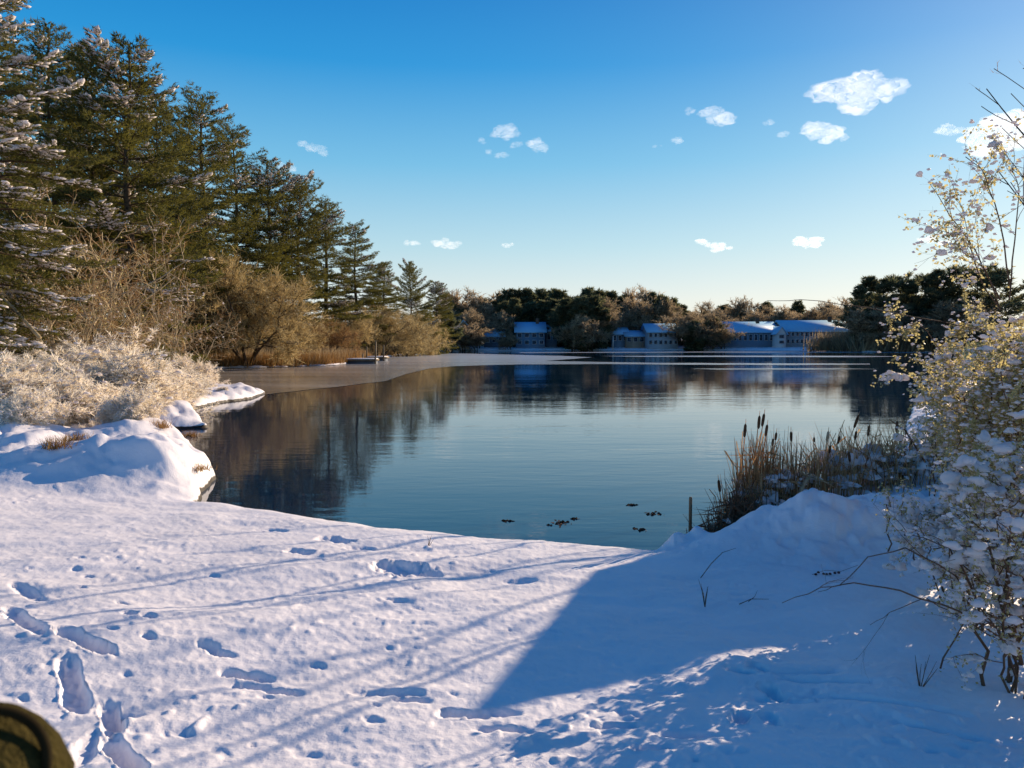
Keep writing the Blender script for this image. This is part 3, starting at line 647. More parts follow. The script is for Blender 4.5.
def far(px, yt, Y_, kind, sx=1., grp='trees of the far shore'):
    rd = random.Random(int(px*13+Y_)); k = (FO if kind == 'o' else FP if kind == 'e' else FD); pr = k[rd.randrange(len(k))]
    lm = min(landm, key=lambda q: abs(q[0]-px))[1]
    hgt = 'tall' if yt < 300 else 'middling' if yt < 312 else 'low'; wd = 'broad' if sx > 1.25 else 'slim' if sx < 1.0 else 'rounded'
    row = 'front-row' if Y_ < 222 else 'mid-row' if Y_ < 240 else 'back-row'
    lb = f"{hgt} {wd} {'evergreen' if kind in 'eo' else 'leafless tree'}, {row}, {lm}"
    cnt.setdefault(lb, []).append(stand(px, yt, Y_, pr, rd.uniform(0,6.28), lb, 'tree', grp, sx, .5))
rd = random.Random(99)
prof = [(440,300),(455,296),(470,298),(485,302),(497,306),(505,297),(520,296),(540,293),(560,296),(575,295),(590,294),(610,295),(630,298),(645,300),(662,297),(672,300),(685,306),(700,305),(715,306),(735,306),(760,309),(790,307),(820,309),(850,307),(865,306)]
px = 446
while px < 868:
    yt = np.interp(px, [q[0] for q in prof], [q[1] for q in prof])
    k = 'e' if (500 < px < 610 or rd.random() < .5) else 'd'
    far(px, yt+rd.choice([-5,-2,0,2,5,8]), 244+rd.uniform(-8,8), k, rd.uniform(1.1,1.6)); px += rd.uniform(8,12)
px = 450
while px < 868:
    yt = np.interp(px, [q[0] for q in prof], [q[1] for q in prof])
    k = 'e' if (500 < px < 610 or rd.random() < .3) else 'd'
    far(px, yt+rd.uniform(5,12), 230+rd.uniform(-4,4), k, rd.uniform(1.1,1.6)); px += rd.uniform(11,16)
for (px, yt, Y_, k, sx) in [(463,318,205,'d',1.6),(478,316,212,'d',1.3),(447,312,196,'e',1.2),(506,318,219,'d',1.2),(514,300,226,'e',1.1),(567,300,214,'e',1.2),(580,298,211,'e',1.35),(594,298,213,'e',1.3),(605,306,214,'d',1.2),(560,306,221,'e',1.2),(573,322,207,'d',1.3),(590,324,207,'d',1.4),
      (602,300,222,'e',1.2),(640,308,226,'d',1.2),(688,318,209,'d',1.5),(700,312,213,'d',1.5),(713,318,211,'e',1.4),(694,322,207,'e',1.4),(723,324,212,'d',1.3),(645,326,222,'d',1.0),(617,322,226,'d',1.4),(662,297,228,'e',1.1),(495,320,222,'d',1.3),(510,332,208,'d',1.2),(476,330,206,'d',1.3)]:
    far(px, yt, Y_, k, sx)
for (px, yt, Y_, k, sx) in [(858,288,190,'o',.9),(869,279,196,'o',1.15),(882,281,191,'o',1.2),(896,278,198,'o',1.3),(910,282,192,'o',1.2),(924,277,199,'o',1.2),(939,272,190,'o',1.3),(955,270,196,'o',1.3),(975,270,188,'o',1.4),(995,272,180,'o',1.4),(866,315,187,'d',1.7),(884,312,187,'d',1.7),(903,314,188,'d',1.7),(921,312,186,'d',1.7),(940,310,184,'d',1.7),(873,300,205,'d',1.3),(905,300,206,'o',1.3),(962,310,180,'d',1.7)]:
    far(px, yt, Y_, k, sx, 'trees of the right peninsula')
for lb, os_ in cnt.items():
    if len(os_) > 1:
        os_.sort(key=lambda o: o.location.x/o.location.y)
        names = {2:['left one','right one'],3:['left one','middle one','right one']}.get(len(os_), [f'{w} from the left' for w in ('first','second','third','fourth','fifth','sixth','seventh','eighth','ninth')[:len(os_)]])
        for o, w_ in zip(os_, names): o['label'] = lb+', '+w_
grass_strip('shore_brush', [(79,197),(84,187.5),(105,184),(126,170)], 9000, 4.5, .35, 'olive brown brush massed along the foot of the right peninsula trees', 'brush', mt='twig_far', spread=1.8, seed=8)
# ------------------------------------------------------------------ reeds and cattails
rng = np.random.default_rng(5)
def reed_patch(name, spots, n, hr, label, snow_n, ss=(.06,.16), seed=1, mt='reed', lean=.12):
    rng = np.random.default_rng(seed); P = []; H_ = []
    for _ in range(n):
        s = spots[rng.integers(len(spots))]; P.append((s[0]+rng.normal()*s[2], s[1]+rng.normal()*s[3])); H_.append(s[4])
    P = np.array(P); z = np.maximum(smooth0(P[:,0],P[:,1]), -.3)-.02; root = empty(name, (float(P[:,0].mean()), float(P[:,1].mean()), 0)); off = np.array([root.location.x, root.location.y, 0])
    b_ = Buf(); V = np.column_stack([P, z])-off; Hh = np.array(H_)*rng.uniform(hr[0],hr[1],n)
    D = rng.normal(size=(n,3))*np.array([lean,lean,0])+np.array([0,0,1.]); 
    for i_ in range(n):
        d = D[i_]/np.linalg.norm(D[i_]); bend = rng.normal(size=3)*.18; bend[2] = -abs(bend[2]); q = [V[i_]+d*Hh[i_]*t+bend*Hh[i_]*t*t*lean/.14 for t in (0,.35,.7,1)]
        tube(b_, q, np.array([1,.9,.6,.25])*rng.uniform(.004,.009), 3, cap=False)
        if rng.random() < .5: # broken over leaf
            t0 = V[i_]+d*Hh[i_]*rng.uniform(.3,.8); e = rng.normal(size=3); e[2] = -abs(e[2])*.8; e /= np.linalg.norm(e); blades(b_, [t0], [e], rng.uniform(.2,.5), .022, rng)
    b_.build('stems', M[mt], root)
    sb = Buf(); SPp = []; SSs = []
    for _ in range(snow_n):
        i_ = rng.integers(n); t = rng.uniform(.25,.7); a_ = rng.uniform(*ss)*.62
        for _k in range(4): SPp.append(V[i_]+D[i_]*Hh[i_]*t*.8+rng.normal(size=3)*a_*np.array([.8,.8,.45])); b2 = a_*rng.uniform(.4,1); SSs.append((b2, b2*rng.uniform(.6,1), b2*rng.uniform(.5,.9)))
    lumps(sb, SPp, SSs, rng, 2, .5); sb.build('snow_load', M['snow_clump'], root, True)
    tag(root, label, 'reeds', kind='stuff'); return root
def spot(px, py, Y_, sx, sy, h): q = at(px, py, Y_); return (q.x, Y_, sx, sy, h)
reed_patch('dry_reeds', [spot(752,500,9.7,.12,.2,1.15),spot(762,500,9.9,.14,.2,1.2),spot(775,500,10.2,.2,.25,1.0),spot(795,500,10.6,.25,.3,.95)], 430, (.55,1.0), 'dense stand of brown dry reeds at the left end of the marsh edge', 55, (.05,.15), 1, lean=.05)
reed_patch('dry_reeds', [spot(825,500,11,.35,.3,.95),spot(855,500,11.4,.4,.4,1.1),spot(885,500,11.8,.4,.4,1.15)], 420, (.5,1.0), 'thinner dry reeds bending under snow behind the snow mound', 90, (.05,.17), 2)
reed_patch('dry_reeds', [spot(915,500,12.2,.5,.5,.95),spot(950,500,11.5,.6,.6,1.0),spot(990,500,12,.6,.6,1.1)], 360, (.5,1.0), 'snow-laden reeds and stalks in front of the leafy bush', 110, (.05,.18), 3)
reed_patch('dead_stems', [spot(696,530,8.95,.03,.1,.62),spot(708,530,9.0,.07,.1,.55),spot(722,530,9.1,.08,.1,.58),spot(738,530,9.2,.08,.1,.75)], 420, (.4,1.0), 'low tangle of dark dead stems at the water edge right of the open shore', 4, (.04,.07), 4, 'twig_dark')
q = Buf(); b_ = at(690,545,9.0); zt = at(690,497,9.0).z; tube(q, [(b_.x,9.0,-.3),(b_.x,9.0,zt-.02),(b_.x,9.0,zt)], [.02,.02,.016], 8)
tag(q.build('stake', M['wood']), 'short brown stake standing in the water at the left end of the reeds', 'stake')
CT = [(746,422,9.6,1),(760,414,9.8,1),(765,412,9.9,1),(768,423,9.9,.9),(777,431,10.1,.6),(774,437,10.0,.6),(791,430,10.3,.8),(829,430,10.8,.9),(831,444,10.8,.7),(841,435,11,.7),(860,414,11.2,1.2),(857,430,11.3,.8),(870,424,11.3,1),(898,420,11.6,1),(718,478,9.3,.9),(848,450,10.6,.9),(814,436,10.7,.4),(888,443,11.6,.7),(905,446,11.8,.7),(913,438,12,.8)]
names = ['lone cattail on the left side of the tall trio','left cattail of the tall trio','middle and highest cattail of the tall trio','right cattail of the tall trio, with fatter head','thin cattail just right of the tall trio','short thin cattail close beside the thin one','single cattail over the middle of the dense reeds','pale-headed cattail over the thinner reeds','small cattail under the pale-headed one','cattail leaning right in the thinner reeds','tall slanting cattail with long brown head','second head directly under the tall slanting one','upright cattail right of the tall slanting one','dark cattail near the snowy bent stalk','low leaning cattail in the dark stem tangle by the stake','drooping cattail below the slanting pair','faint slim cattail between dense and thin reeds','short cattail behind snowy reeds, left of two','short cattail behind snowy reeds, beside the bush','rightmost cattail against the bush']
for (px, py, Y_, s), lb in zip(CT, names):
    rr = random.Random(px); top = at(px, py-3, Y_); bx = top.x+rr.uniform(-.18,.12)+(-.25 if px in (860,857,841) else 0)+(.18 if px == 718 else 0); gz = max(ground(bx, Y_), -.25)
    root = empty('cattail', (bx, Y_, gz)); tag(root, lb, 'cattail', 'cattails standing above the dry reeds')
    tp = Vector((top.x-bx, 0, top.z-gz)); st = Buf(); mid = tp*.5+Vector((rr.uniform(-.03,.03),0,.02)); tube(st, [(0,0,-.05), mid*.6+tp*.05, mid, tp*.82, tp], [.008,.008,.007,.006,.003], 5); st.build('stem', M['reed'], root)
    L_ = .17*s; ax = (tp-mid).normalized(); h1 = tp-ax*(.06+L_); h2 = tp-ax*.06; hd = Buf(); tube(hd, [h1, h1.lerp(h2,.12), h1.lerp(h2,.5), h1.lerp(h2,.88), h2], [.007,.017*s**.3,.02*s**.3,.017*s**.3,.006], 9); hd.build('seed_head', M['spike' if lb[:4] != 'pale' else 'fluff'], root, True)
    lf = Buf(); rng2 = np.random.default_rng(px); nl = 4
    for i_ in range(nl):
        d = np.array([rng2.uniform(-.3,.3), rng2.uniform(-.3,.3), 1]); Lf = rng2.uniform(.6,.95)*tp.z; pts = [d*0, d*Lf*.4, d*Lf*.75+np.array([0,0,-.02]), d*Lf+np.array([d[0]*.3,0,-.15*rng2.random()])]
        for a0, a1 in zip(pts[:-1], pts[1:]):
            wv = np.array([.008,0.002,0]); lf.add([a0-wv,a0+wv,a1+wv*.7,a1-wv*.7], None, [(0,1,2,3)])
    lf.build('leaf_blades', M['reed'], root)
# bent, snow-carrying stalks
for i_, (p0, p1, p2, Y_, r_, lb) in enumerate([((790,512),(805,482),(812,474),9.6,.028,'pale broken stalk leaning over the dense reeds'),((862,522),(872,505),(888,486),9.8,.03,'pale slanting stalk behind the snow mound'),((930,470),(905,430),(890,420),11,.014,'dark bent stalk leaning left in front of the water')]):
    q = Buf(); tube(q, [at(*p0,Y_), at(*p1,Y_), at(*p2,Y_)], [r_,r_*.9,r_*.5], 7); tag(q.build('bent_stalk', M['fluff' if i_ < 2 else 'twig_dark']), lb, 'stalk', 'bent stalks among the reeds')
# ------------------------------------------------------------------ snowy bushes at the right, near the camera
def cane_bush(name, px, Y_, canes, label, seed, snow=.2, ssize=.06, nleaf=4, side=6, leafsz=.035, reach=1., heights=(1.,2.), rz=0, extra=(), ldens=1, smat='twig_dark', sub=2, bits=2):
    "arching canes from one root; side twigs, leaves and clinging snow"
    rng = np.random.default_rng(seed); x0 = at(px, 342, Y_).x; z0 = ground(x0, Y_); root = empty(name, (x0, Y_, z0)); tag(root, label, 'bush', 'snowy bushes on the right bank')
    st = Buf(); tw = Buf(); LP = []; LD = []; SPp = []; SSs = []; BP = []; BS = []
    def cane(pts, r0, lvl, quiet=False, thin=1):
        n = len(pts); rad = np.linspace(r0, r0*.3, n); tube(st if lvl == 0 else tw, pts, rad, 5 if lvl == 0 else 3, cap=False)
        pts = np.array([tuple(p) for p in pts])
        for s in range(1, n):
            for _ in range(0 if quiet else int(nleaf*ldens*thin*(rng.random() < thin))):
                t = rng.random(); LP.append(pts[s-1]+(pts[s]-pts[s-1])*t+rng.normal(size=3)*.01); LD.append(rng.normal(size=3)+np.array([0,0,-.3]))
            if rng.random() < snow*(0 if quiet else 1.0*thin**2 if lvl else .7*thin**2):
                a_ = ssize*(.4+.95*rng.random()**2.2); SPp.append(pts[s]+rng.normal(size=3)*.01+np.array([0,0,a_*.3])); SSs.append((a_, a_*rng.uniform(.6,1), a_*rng.uniform(.55,.95)))
        if lvl < 2:
            for _ in range((1 if quiet else side) if lvl == 0 else 3):
                t = rng.uniform(.2,.98)*(n-1); i0 = int(t); p = pts[i0]+(pts[min(i0+1,n-1)]-pts[i0])*(t-i0); f = pts[min(i0+1,n-1)]-pts[i0]; f /= np.linalg.norm(f)+1e-9
                d = f*.6+rng.normal(size=3)*.6; d[2] += .15; Lt = rng.uniform(.25,.6)*(.55 if lvl else 1)*reach; q = [p]
                for _b in range(int(bits*thin) if not quiet else 0):
                    a_ = rng.uniform(.006,.017)*(1.6 if rng.random() < .12 else 1)*Y_/6; BP.append(p+d/np.linalg.norm(d)*Lt*rng.random()+rng.normal(size=3)*.02); BS.append((a_*1.3, a_, a_*.8))
                for _k in range(5): d = d/np.linalg.norm(d)+rng.normal(size=3)*.16-np.array([0,0,.04]); p = p+d/np.linalg.norm(d)*Lt/5; q.append(p)
                cane(q, r0*.42, lvl+1, quiet, thin)
    for c in range(canes):
        az = rng.uniform(0,6.283); Hc = rng.uniform(*heights); ox, oy = rng.normal(size=2)*.13*Y_/5; out_ = rng.uniform(.2,.9)*Hc*.6*reach; p = []
        for s in np.linspace(0,1,12):
            h = Hc*(1-(1-s)**1.6)-Hc*.35*max(0,s-.65)**1.2*1.5; o = out_*s**1.5; p.append(np.array([math.cos(az)*o+ox, math.sin(az)*o+oy, h-.05])+rng.normal(size=3)*.02*(s>0))
        cane(p, rng.uniform(.006,.011), 0)
    for (pix, r0, ln) in extra:   # canes traced from the photograph: (px, py, distance)
        p = [np.array(at(a_,b_,c_))-np.array([x0,Y_,z0]) for a_,b_,c_ in pix]
        dense = []
        for a_, b_ in zip(p[:-1], p[1:]):
            for t in np.linspace(0,1,4)[:-1]: dense.append(a_+(b_-a_)*t+rng.normal(size=3)*.004)
        dense.append(p[-1]); 
        cane(dense, r0, 0, ln == 0, .5 if ln == 1 else 1)
    st.build('cane', M[smat], root); tw.build('twigs', M[smat], root)
    if LP: lb = Buf(); leaves(lb, np.array(LP), np.array(LD), leafsz*rng.uniform(.5,1.3,len(LP)), leafsz*.62, rng); lb.build('foliage', M['leaf'], root)
    if BP: sb = Buf(); lumps(sb, BP, BS, rng, 1, .3); sb.build('frost', M['snow_clump'], root, False)
    if SPp: sb = Buf(); lumps(sb, SPp, SSs, rng, sub, .38); sb.build('snow_load', M['snow_clump'], root, True)
    return root
cane_bush('snowy_bush', 1020, 4.15, 12, 'nearest snowy bush at right with long low arching canes over the snow', 101, snow=.24, ssize=.034, nleaf=2, side=5, leafsz=.022, heights=(.5,1.15), reach=.8, sub=3,
  extra=[([(1005,640,4.1),(960,612,4.0),(900,590,3.95),(855,583,3.9),(822,588,3.9),(782,603,3.9)],.006,0),
         ([(1010,650,4.1),(955,575,4.1),(905,548,4.1),(868,558,4.05),(840,585,4.0),(818,592,4.0)],.005,0),
         ([(1000,640,4.1),(965,620,4.1),(925,597,4.1),(890,613,4.1),(870,625,4.1)],.004,0),
         ([(940,668,4.0),(955,640,4.0),(968,615,4.0),(965,600,4.0)],.005,2),
         ([(1018,660,4.1),(1000,600,4.15),(992,560,4.2),(985,520,4.3)],.012,1),([(1022,665,4.1),(1005,590,4.15),(1010,540,4.2),(1030,500,4.3)],.012,1),
         ([(1030,545,4.0),(985,548,4.1),(940,545,4.2),(900,530,4.4)],.006,1)])
cane_bush('snowy_bush', 992, 5.7, 10, 'thickly snow-clumped bush just behind the nearest one', 102, snow=.34, ssize=.042, nleaf=3, side=6, leafsz=.025, heights=(.5,1.1), reach=.8, sub=3)
cane_bush('snowy_bush', 1018, 5.2, 12, 'snow-clumped bush against the right edge', 103, snow=.34, ssize=.042, nleaf=4, side=6, leafsz=.028, heights=(.8,1.5), reach=.8, sub=3)
cane_bush('leafy_bush', 985, 7.6, 15, 'yellow-leaved bush glowing in low sun beyond the snowy ones', 104, snow=.08, ssize=.042, nleaf=6, side=9, leafsz=.034, bits=5, heights=(1.3,2.2), reach=.9)
cane_bush('leafy_bush', 1035, 6.6, 22, 'tallest leafy bush cut off by the right edge, its bare tips in the sky', 105, snow=.12, ssize=.034, nleaf=6, side=9, leafsz=.034, bits=5, heights=(1.5,2.5), reach=.9,
  extra=[([(1000,300,6.6),(975,250,6.6),(950,215,6.6),(930,184,6.6)],.007,1),([(1010,290,6.6),(1000,220,6.6),(985,175,6.6),(975,158,6.6)],.007,1),([(1010,300,6.6),(1015,240,6.6),(1020,190,6.6),(1012,162,6.6)],.007,1),([(1000,310,6.6),(985,270,6.6),(960,248,6.6),(948,232,6.6)],.006,1),([(1000,310,6.6),(980,280,6.6),(968,240,6.6),(962,205,6.6)],.006,1)])
cane_bush('leafy_bush', 958, 9.0, 9, 'low yellow-leaved bush at the water behind the reeds', 106, snow=.07, ssize=.06, nleaf=4, side=7, leafsz=.035, bits=4, heights=(.8,1.5), reach=.8,
  extra=[([(985,330,6.5),(940,322,6.4),(862,306,6.3),(800,300,6.3),(768,302,6.3),(748,309,6.3)],.0045,0)])
sb = Buf()
# snow hanging on the outer twig of the leafy bush
q = at(893,378,7.5)
cane_bush('snowy_sprig', 930, 7.2, 4, 'sprig with a bright snow clump hanging out over the water', 107, snow=0, ssize=.05, nleaf=2, side=2, leafsz=.03, heights=(.5,1.1), reach=.6, extra=[([(985,420,7.2),(940,385,7.2),(910,376,7.2),(885,374,7.2)],.006,2)])
o = [c for c in bpy.data.objects if c.name.startswith('snowy_sprig')][0]
lb = Buf(); rng = np.random.default_rng(9); P_ = [np.array(at(885+k_*5, 376+rng.uniform(-3,4), 7.2))-np.array(o.location) for k_ in range(5)]; lumps(lb, P_, [(.05*rng.uniform(.6,1.2),.04,.035) for _ in P_], rng, 3, .4); lb.build('snow_clump', M['snow_clump'], o, True)
# small plants in the snow
for (px, py, kind, lb) in [(705,607,'tuft','sprig of dark stems standing alone in the blue shaded snow'),(752,606,'twig','forked fallen twig in the shaded snow'),(700,578,'twig2','thin bent twig rising from the snow lip by the reeds'),(428,548,'tuft2','tiny grass sprig on the sunlit snow near the water'),(920,690,'tuft3','small dark sprig below the arching canes')]:
    x, y, z = hit(px, py); rr = np.random.default_rng(px); bf = Buf()
    if kind.startswith('tuft'):
        for _ in range(7 if kind != 'tuft2' else 4):
            e = np.array([rr.uniform(-.06,.08), rr.uniform(-.05,.05), rr.uniform(.08,.2)*(.6 if kind == 'tuft2' else 1)]); tube(bf, [(0,0,-.02), e*.5+rr.normal(size=3)*.006, e], [.0028,.0022,.001], 4)
    elif kind == 'twig': tube(bf, [(-.1,0,.0),(0,.02,.035),(.14,.03,.03)], [.004,.003,.0015], 4); tube(bf, [(-.03,0,.02),(.02,.0,.06),(.04,.0,.11)], [.003,.002,.001], 4)
    else: tube(bf, [(0,0,-.02),(.10,0,.12),(.2,0,.22),(.32,0,.26)], [.004,.004,.003,.0015], 4)
    o = bf.build('twig' if 'twig' in kind else 'plant_sprig', M['twig_dark']); o.location = (x, y, z+.01); tag(o, lb, 'twig' if 'twig' in kind else 'sprig')
x, y, z = hit(825,577); bf = Buf(); rr = np.random.default_rng(3)
root = empty('berry_sprig', (x, y, z)); tag(root, 'little sprig of dark berries hanging over the snow left of the canes', 'berries')
tube(bf, [(-.12,0,.02),(0,0,.06),(.14,0,.05),(.3,.02,.1)], [.002,.002,.002,.002], 4); bf.build('stem', M['twig_dark'], root)
bb = Buf(); lumps(bb, [(-.09+.035*k_, rr.uniform(-.02,.02), .035+rr.uniform(-.015,.015)) for k_ in range(7)], [(.013,.013,.013)]*7, rr, 2, .1); bb.build('berries', M['berry'], root, True)
# floating leaf clumps and skim on the water
for (px, py, s, lb) in [(558,523,.16,'larger clump of dead leaves floating in the near water'),(653,514,.12,'small brown leaf clump floating near the reeds'),(575,519,.05,'speck of leaf floating right of the larger clump'),(507,521,.06,'speck of leaf floating left of the larger clump'),(640,530,.07,'loose floating leaf between the clump and the bank'),(632,505,.05,'tiny leaf drifting furthest from the bank')]:
    a_, b_ = ray(px, py); Yd = CAMZ/-b_; rr = np.random.default_rng(px); s *= .45; n = int(12+s*260); V = np.column_stack([rr.normal(size=n)*s, rr.normal(size=n)*s*.8, rr.uniform(.002,.006,n)])
    bf = Buf(); leaves(bf, V, rr.normal(size=(n,3))*np.array([1,1,.03]), .06, .035, rr); o = bf.build('floating_leaves', M['spike']); o.location = (a_*Yd, Yd, 0); tag(o, lb, 'leaf clump', 'dead leaves floating near the bank')
# ------------------------------------------------------------------ glove at the lower left corner
root = empty('glove', tuple(at(0,760,.34))); tag(root, 'blurred olive brown glove with a dark seam in the lower left corner', 'glove')
M['glove'] = simple('olive_fleece', [(.3,(.045,.036,.010)),(.7,(.085,.066,.02))], 60, 1, bump=.6, bscale=300, spec=.05)
M['seam'] = simple('dark_seam', [(.3,(.018,.013,.006)),(.7,(.030,.022,.010))], 60, 1, spec=.05)
def bend(pts, rad, name, mt, sides=20):
    b_ = Buf(); tube(b_, pts, rad, sides); return b_.build(name, mt, root, True)
O = np.array(root.location)
def gp(px, py, Y_): return np.array(at(px, py, Y_))-O
c = gp(-22,775,.34); ax = gp(-120,960,.30)-c; ax /= np.linalg.norm(ax); rr_ = .044
bend([c-ax*.031, c-ax*.029, c-ax*.024, c-ax*.014, c, c+ax*.03, c+ax*.07, c+ax*.12], np.array([.002,.013,.024,.036,.042,.046,.046,.046]), 'palm', M['glove'], 32)
for k_, (dx, dy) in enumerate([(30,-10),(-12,-2)]): pass
# dark seam ring lying on the surface
cs = []; vw = -np.array(c+O-np.array([0,0,CAMZ])); vw /= np.linalg.norm(vw); s1 = np.cross(vw, [0,0,1.]); s1 /= np.linalg.norm(s1); s2 = np.cross(vw, s1)
for a0 in np.linspace(0, 2*np.pi, 60): cs.append(c-ax*.0+vw*.0322+(s1*math.cos(a0)+s2*math.sin(a0))*.0252)
sm = Buf(); tube(sm, cs, .0022, 8, cap=False); sm.build('seam', M['seam'], root, True)
# ------------------------------------------------------------------ what throws the shadows: an added, unseen boathouse and trees on the right bank, outside the frame
P0 = Vector(hit(500,703)); nrm = Vector((-math.cos(SUN_AZ), math.sin(SUN_AZ), 0)); ax2 = Vector((math.sin(SUN_AZ), math.cos(SUN_AZ), 0)); T = math.tan(SUN_EL)
s_ = 32.0; pk = P0+ax2*s_; zr = P0.z+s_*T; base = ground(pk.x, pk.y)
bh = empty('shadow_house', (pk.x, pk.y, base), math.atan2(nrm.y, nrm.x)+math.pi); tag(bh, 'added, unseen snow-roofed boathouse among the trees on the right bank', 'shadow_house')
hw = 1.36; hr = 1.0; rh = zr-base; eave = rh-1.02  # gable shaped to lay the slanting shadow edge on the snow
wb = Buf(); box(wb, -hw+.1, hr-.1, 0, 5, -2, eave); wb.add([(-hw+.1,.001,eave),(hr-.1,.001,eave),(0,.001,rh-.15),(-hw+.1,4.999,eave),(hr-.1,4.999,eave),(0,4.999,rh-.15)], [(0,1,2),(5,4,3)]); wb.build('wall', M['w_brown'], bh)
rb = Buf(); rb.add([(-hw-.05,-.3,eave-.1),(0,-.3,rh),(hr+.05,-.3,eave+.0-.1),(-hw-.05,5.3,eave-.1),(0,5.3,rh),(hr+.05,5.3,eave+.0-.1),(-hw-.05,-.3,eave-.3),(0,-.3,rh-.2),(hr+.05,-.3,eave+.0-.3),(-hw-.05,5.3,eave-.3),(0,5.3,rh-.2),(hr+.05,5.3,eave+.0-.3)],
   None, [(0,3,4,1),(1,4,5,2),(7,10,9,6),(8,11,10,7),(0,1,7,6),(1,2,8,7),(4,3,9,10),(5,4,10,11),(0,6,9,3),(2,5,11,8)]); rb.build('roof', M['snow_shade_blue'], bh)
dbx = Buf(); box(dbx, -.6, .6, -.06, -.003, 0, 2.1); dbx.build('door', M['w_dark'], bh)
def caster(off, s, proto, H_, label, cat, grp=None, rz=0, sx=1.):
    p = P0+ax2*s+nrm*off; z = ground(p.x, p.y)-.1; k_ = H_/proto['H']; return put(proto, (p.x, p.y, z), rz, (k_*sx,k_*sx,k_), label, cat, grp)
SP1 = bare('sapling', 9, 81, stems=1, vase=.35, levels=3, kids=3, twigs=2, twl=.5, tww=.015, mat_t='twig_red', trunkr=.05, minr=.012, first=.55, curl=.06)
SP2 = bare('sapling', 9, 82, stems=1, vase=.3, levels=3, kids=3, twigs=2, twl=.5, tww=.015, mat_t='twig_red', trunkr=.042, minr=.012, first=.6, curl=.05)
for (off, s, k_, H_, rz, lb) in [(1.05,31,SP1,13.5,.4,'sapling closest to the boathouse'),(1.75,42,SP2,15.5,1.4,'second sapling left of the boathouse'),(2.25,46,SP1,16,2.2,'third sapling left of the boathouse'),(3.0,56,SP2,18,3.1,'outermost sapling on the right bank by the water'),(4.2,60,SP1,19,4,'sapling nearest the far bank of the inlet')]:
    caster(off, s, k_, H_, lb, 'sapling', 'saplings beside the boathouse', rz)
caster(-2.5, 24, SP1, 10.5, 'thin leafless tree right of the boathouse', 'tree', None, 1.1, 1.)
caster(-6.6, 17, PP[2], 9.5, 'small pine at the foot of the path right of the boathouse', 'pine', None, 2.1, 1.2)
caster(-10, 18, PP[0], 10, 'outer small pine right of the boathouse', 'pine', None, 3.1, 1.3)
# ------------------------------------------------------------------ clouds
m, nt, N, L = mat('cloud_vapour')
vs = N('ShaderNodeVolumeScatter'); vs.inputs['Color'].default_value = (1,1,1,1); vs.inputs['Density'].default_value = .0055; vs.inputs['Anisotropy'].default_value = .35
em = N('ShaderNodeEmission'); em.inputs[0].default_value = (1,.97,.96,1); em.inputs[1].default_value = .0030  # faint glow added in place of sunlight scattered inside the cloud
ad = N('ShaderNodeAddShader'); L(vs.outputs[0], ad.inputs[0]); L(em.outputs[0], ad.inputs[1]); o_ = N('ShaderNodeOutputMaterial'); L(ad.outputs[0], o_.inputs['Volume']); M['cloud'] = m
def cloud(px, py, w_, h_, tilt, label, seed, puffs=9, thin=1.):
    a_, b_ = ray(px, py); Yd = 900/b_ if b_ > .02 else 12000; Yd = min(Yd, 9000); c_ = at(px, py, Yd); k_ = Yd/F; rng = np.random.default_rng(seed)
    bf = Buf(); V0, T0 = ICO[4]
    for i_ in range(puffs):
        t = rng.uniform(-1,1); e = math.sqrt(max(.08,1-t*t)); u = t*w_*.38; v = rng.uniform(-.35,.3)*h_*e; rad = h_*.5*rng.uniform(.35,.75)*e**.6; rx = rad*rng.uniform(1.3,2.3)
        kk = rng.normal(size=(15,3))*np.repeat([2.2,5,10],5)[:,None]; ph = rng.uniform(0,6.28,15); am = np.repeat([.12,.08,.045],5); d = 1+sum(am[j_]*np.sin(V0@kk[j_]+ph[j_]) for j_ in range(15))
        V = V0*d[:,None]*np.array([rx, rx, rad]); V = V+np.array([u, rng.uniform(-.3,.3)*rad, v+u*tilt]); bf.add(V*k_, T0)
    o = bf.build('cloud', M['cloud'], None, True); o.location = c_; tag(o, label, 'cloud', 'small white clouds in the blue sky'); return o
for i_, c_ in enumerate([(856,91,100,32,0,'largest white cloud high on the right',16),(822,134,40,19,0,'medium white cloud just below the largest one',9),(846,137,18,8,0,'wisp touching the right end of the medium cloud',4),(782,135,14,7,0,'tiny puff left of the medium cloud',4),(770,124,12,8,0,'tiny puff up left of the medium cloud',4),
   (718,115,38,15,-.15,'small ragged cloud left of the largest one',7),(689,111,10,8,0,'tiny puff beside the small ragged cloud',3),(680,140,13,8,0,'lone tiny puff below the small ragged cloud',3),(658,146,9,5,0,'faintest speck of cloud in mid sky',3),(507,131,32,14,-.2,'highest cloud of the central group',7),(515,145,24,8,0,'low middle cloud of the central group',5),(539,146,20,14,-.4,'right cloud of the central group, slanting down',5),(497,154,26,8,-.1,'lower left wisp of the central group',5),(480,141,12,8,0,'faint puff left of the central group',3),
   (322,150,60,9,-.38,'slanting wispy cloud right of the tall pines',9),(284,166,24,9,-.1,'small cloud touching the pine slope',5),(445,243,42,11,-.08,'low flat cloud above the left point',7),(410,244,18,9,0,'faint puff left of the low flat cloud',4),(713,245,44,12,-.2,'low ragged cloud above the far houses',7),(808,242,38,11,0,'low rounded cloud above the long buildings',7),(948,130,32,10,.05,'small cloud left of the one at the right edge',5),(1006,134,88,32,.35,'big slanting cloud cut by the right edge',13),(935,241,44,9,0,'thin low cloud near the bush tips',5),(508,244,14,6,0,'very faint low speck between two low clouds',3)]):
    cloud(*c_[:6], 200+i_, c_[6])
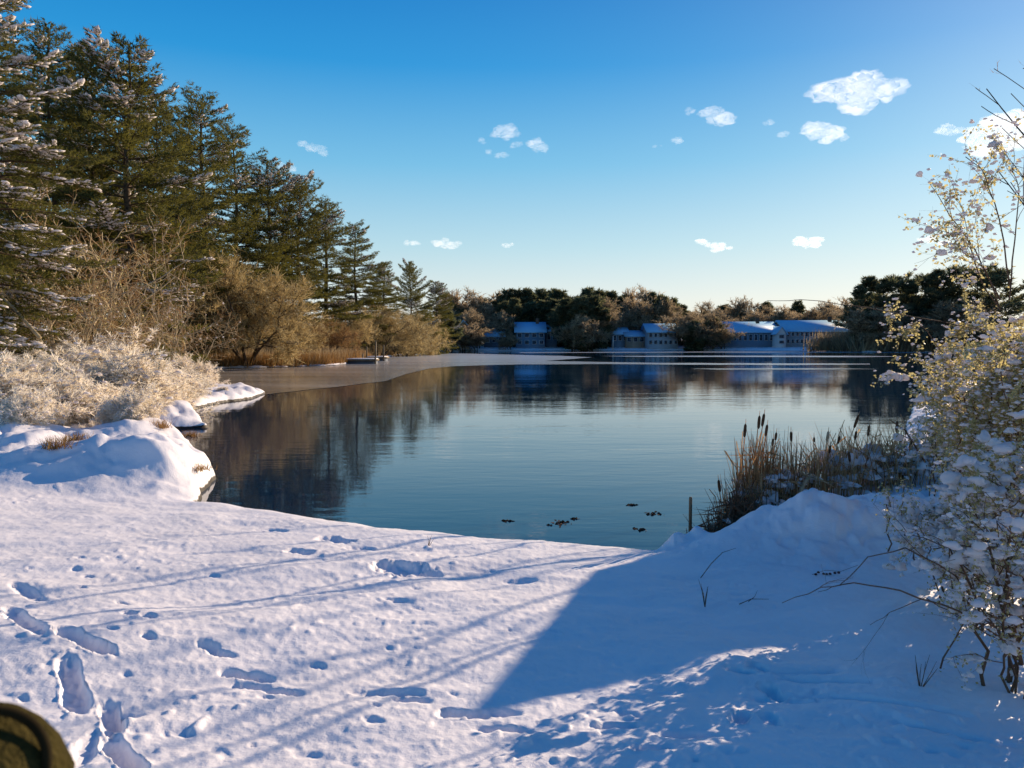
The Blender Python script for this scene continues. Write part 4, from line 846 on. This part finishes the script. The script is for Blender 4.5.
# ------------------------------------------------------------------ light
W = bpy.data.worlds.new('World'); S.world = W; W.use_nodes = True; nt = W.node_tree; nt.nodes.clear(); N = nt.nodes.new; L = nt.links.new
sk = N('ShaderNodeTexSky'); sk.sky_type = 'NISHITA'; sk.sun_disc = False; sk.sun_elevation = SUN_EL; sk.sun_rotation = SUN_AZ; sk.altitude = 100; sk.air_density = 1.0; sk.dust_density = 1.2; sk.ozone_density = 2.5
A1 = N('ShaderNodeVectorMath'); A1.operation = 'MULTIPLY_ADD'; KN = .035; A1.inputs[1].default_value = (KN*1.0,KN*.95,KN*.8); A1.inputs[2].default_value = (1,1,1); L(sk.outputs[0], A1.inputs[0])
A2 = N('ShaderNodeVectorMath'); A2.operation = 'DIVIDE'; L(sk.outputs[0], A2.inputs[0]); L(A1.outputs[0], A2.inputs[1])
hs = N('ShaderNodeHueSaturation'); hs.inputs['Saturation'].default_value = 1.35; hs.inputs['Value'].default_value = 1.15; L(A2.outputs[0], hs.inputs['Color'])
tcw = N('ShaderNodeTexCoord'); sx_ = N('ShaderNodeSeparateXYZ'); L(tcw.outputs['Generated'], sx_.inputs[0])     # deeper blue overhead, pale near the horizon
rw = ramp(nt, sx_.outputs['Z'], [(0,(1.0,1.0,.94)),(.05,(.92,.99,.97)),(.12,(.58,.86,.97)),(.22,(.22,.63,.95)),(.33,(.02,.37,.85)),(.44,(.0,.22,.68)),(.7,(.004,.09,.34)),(1,(.006,.05,.24))])
rs = N('ShaderNodeVectorMath'); rs.operation = 'SCALE'; rs.inputs['Scale'].default_value = 9.2; L(rw.outputs[0], rs.inputs[0])
mw = N('ShaderNodeMix'); mw.data_type = 'VECTOR'; mw.inputs['Factor'].default_value = .80; vi_ = [i_ for i_ in mw.inputs if i_.type == 'VECTOR' and i_.name in 'AB']; L(hs.outputs[0], vi_[0]); L(rs.outputs[0], vi_[1]); hs = mw
bg = N('ShaderNodeBackground'); bg.inputs['Strength'].default_value = .10; L(mw.outputs['Result'] if False else [o_ for o_ in mw.outputs if o_.type == 'VECTOR'][0], bg.inputs[0]); wo_ = N('ShaderNodeOutputWorld'); L(bg.outputs[0], wo_.inputs[0])
sd = bpy.data.lights.new('sun', 'SUN'); sd.energy = 6.6; sd.angle = R(.13); sd.color = (1,.80,.57); so = bpy.data.objects.new('sun', sd); COL.objects.link(so); so.rotation_euler = SUN.to_track_quat('Z','Y').to_euler(); so.location = SUN*50+Vector((0,0,20))
S.view_settings.view_transform = 'Standard'; S.view_settings.look = 'None'; S.view_settings.exposure = 0
S.render.engine = 'CYCLES'; S.cycles.transparent_max_bounces = 24; S.cycles.max_bounces = 6; S.cycles.diffuse_bounces = 3
S.render.resolution_x = 1024; S.render.resolution_y = 768
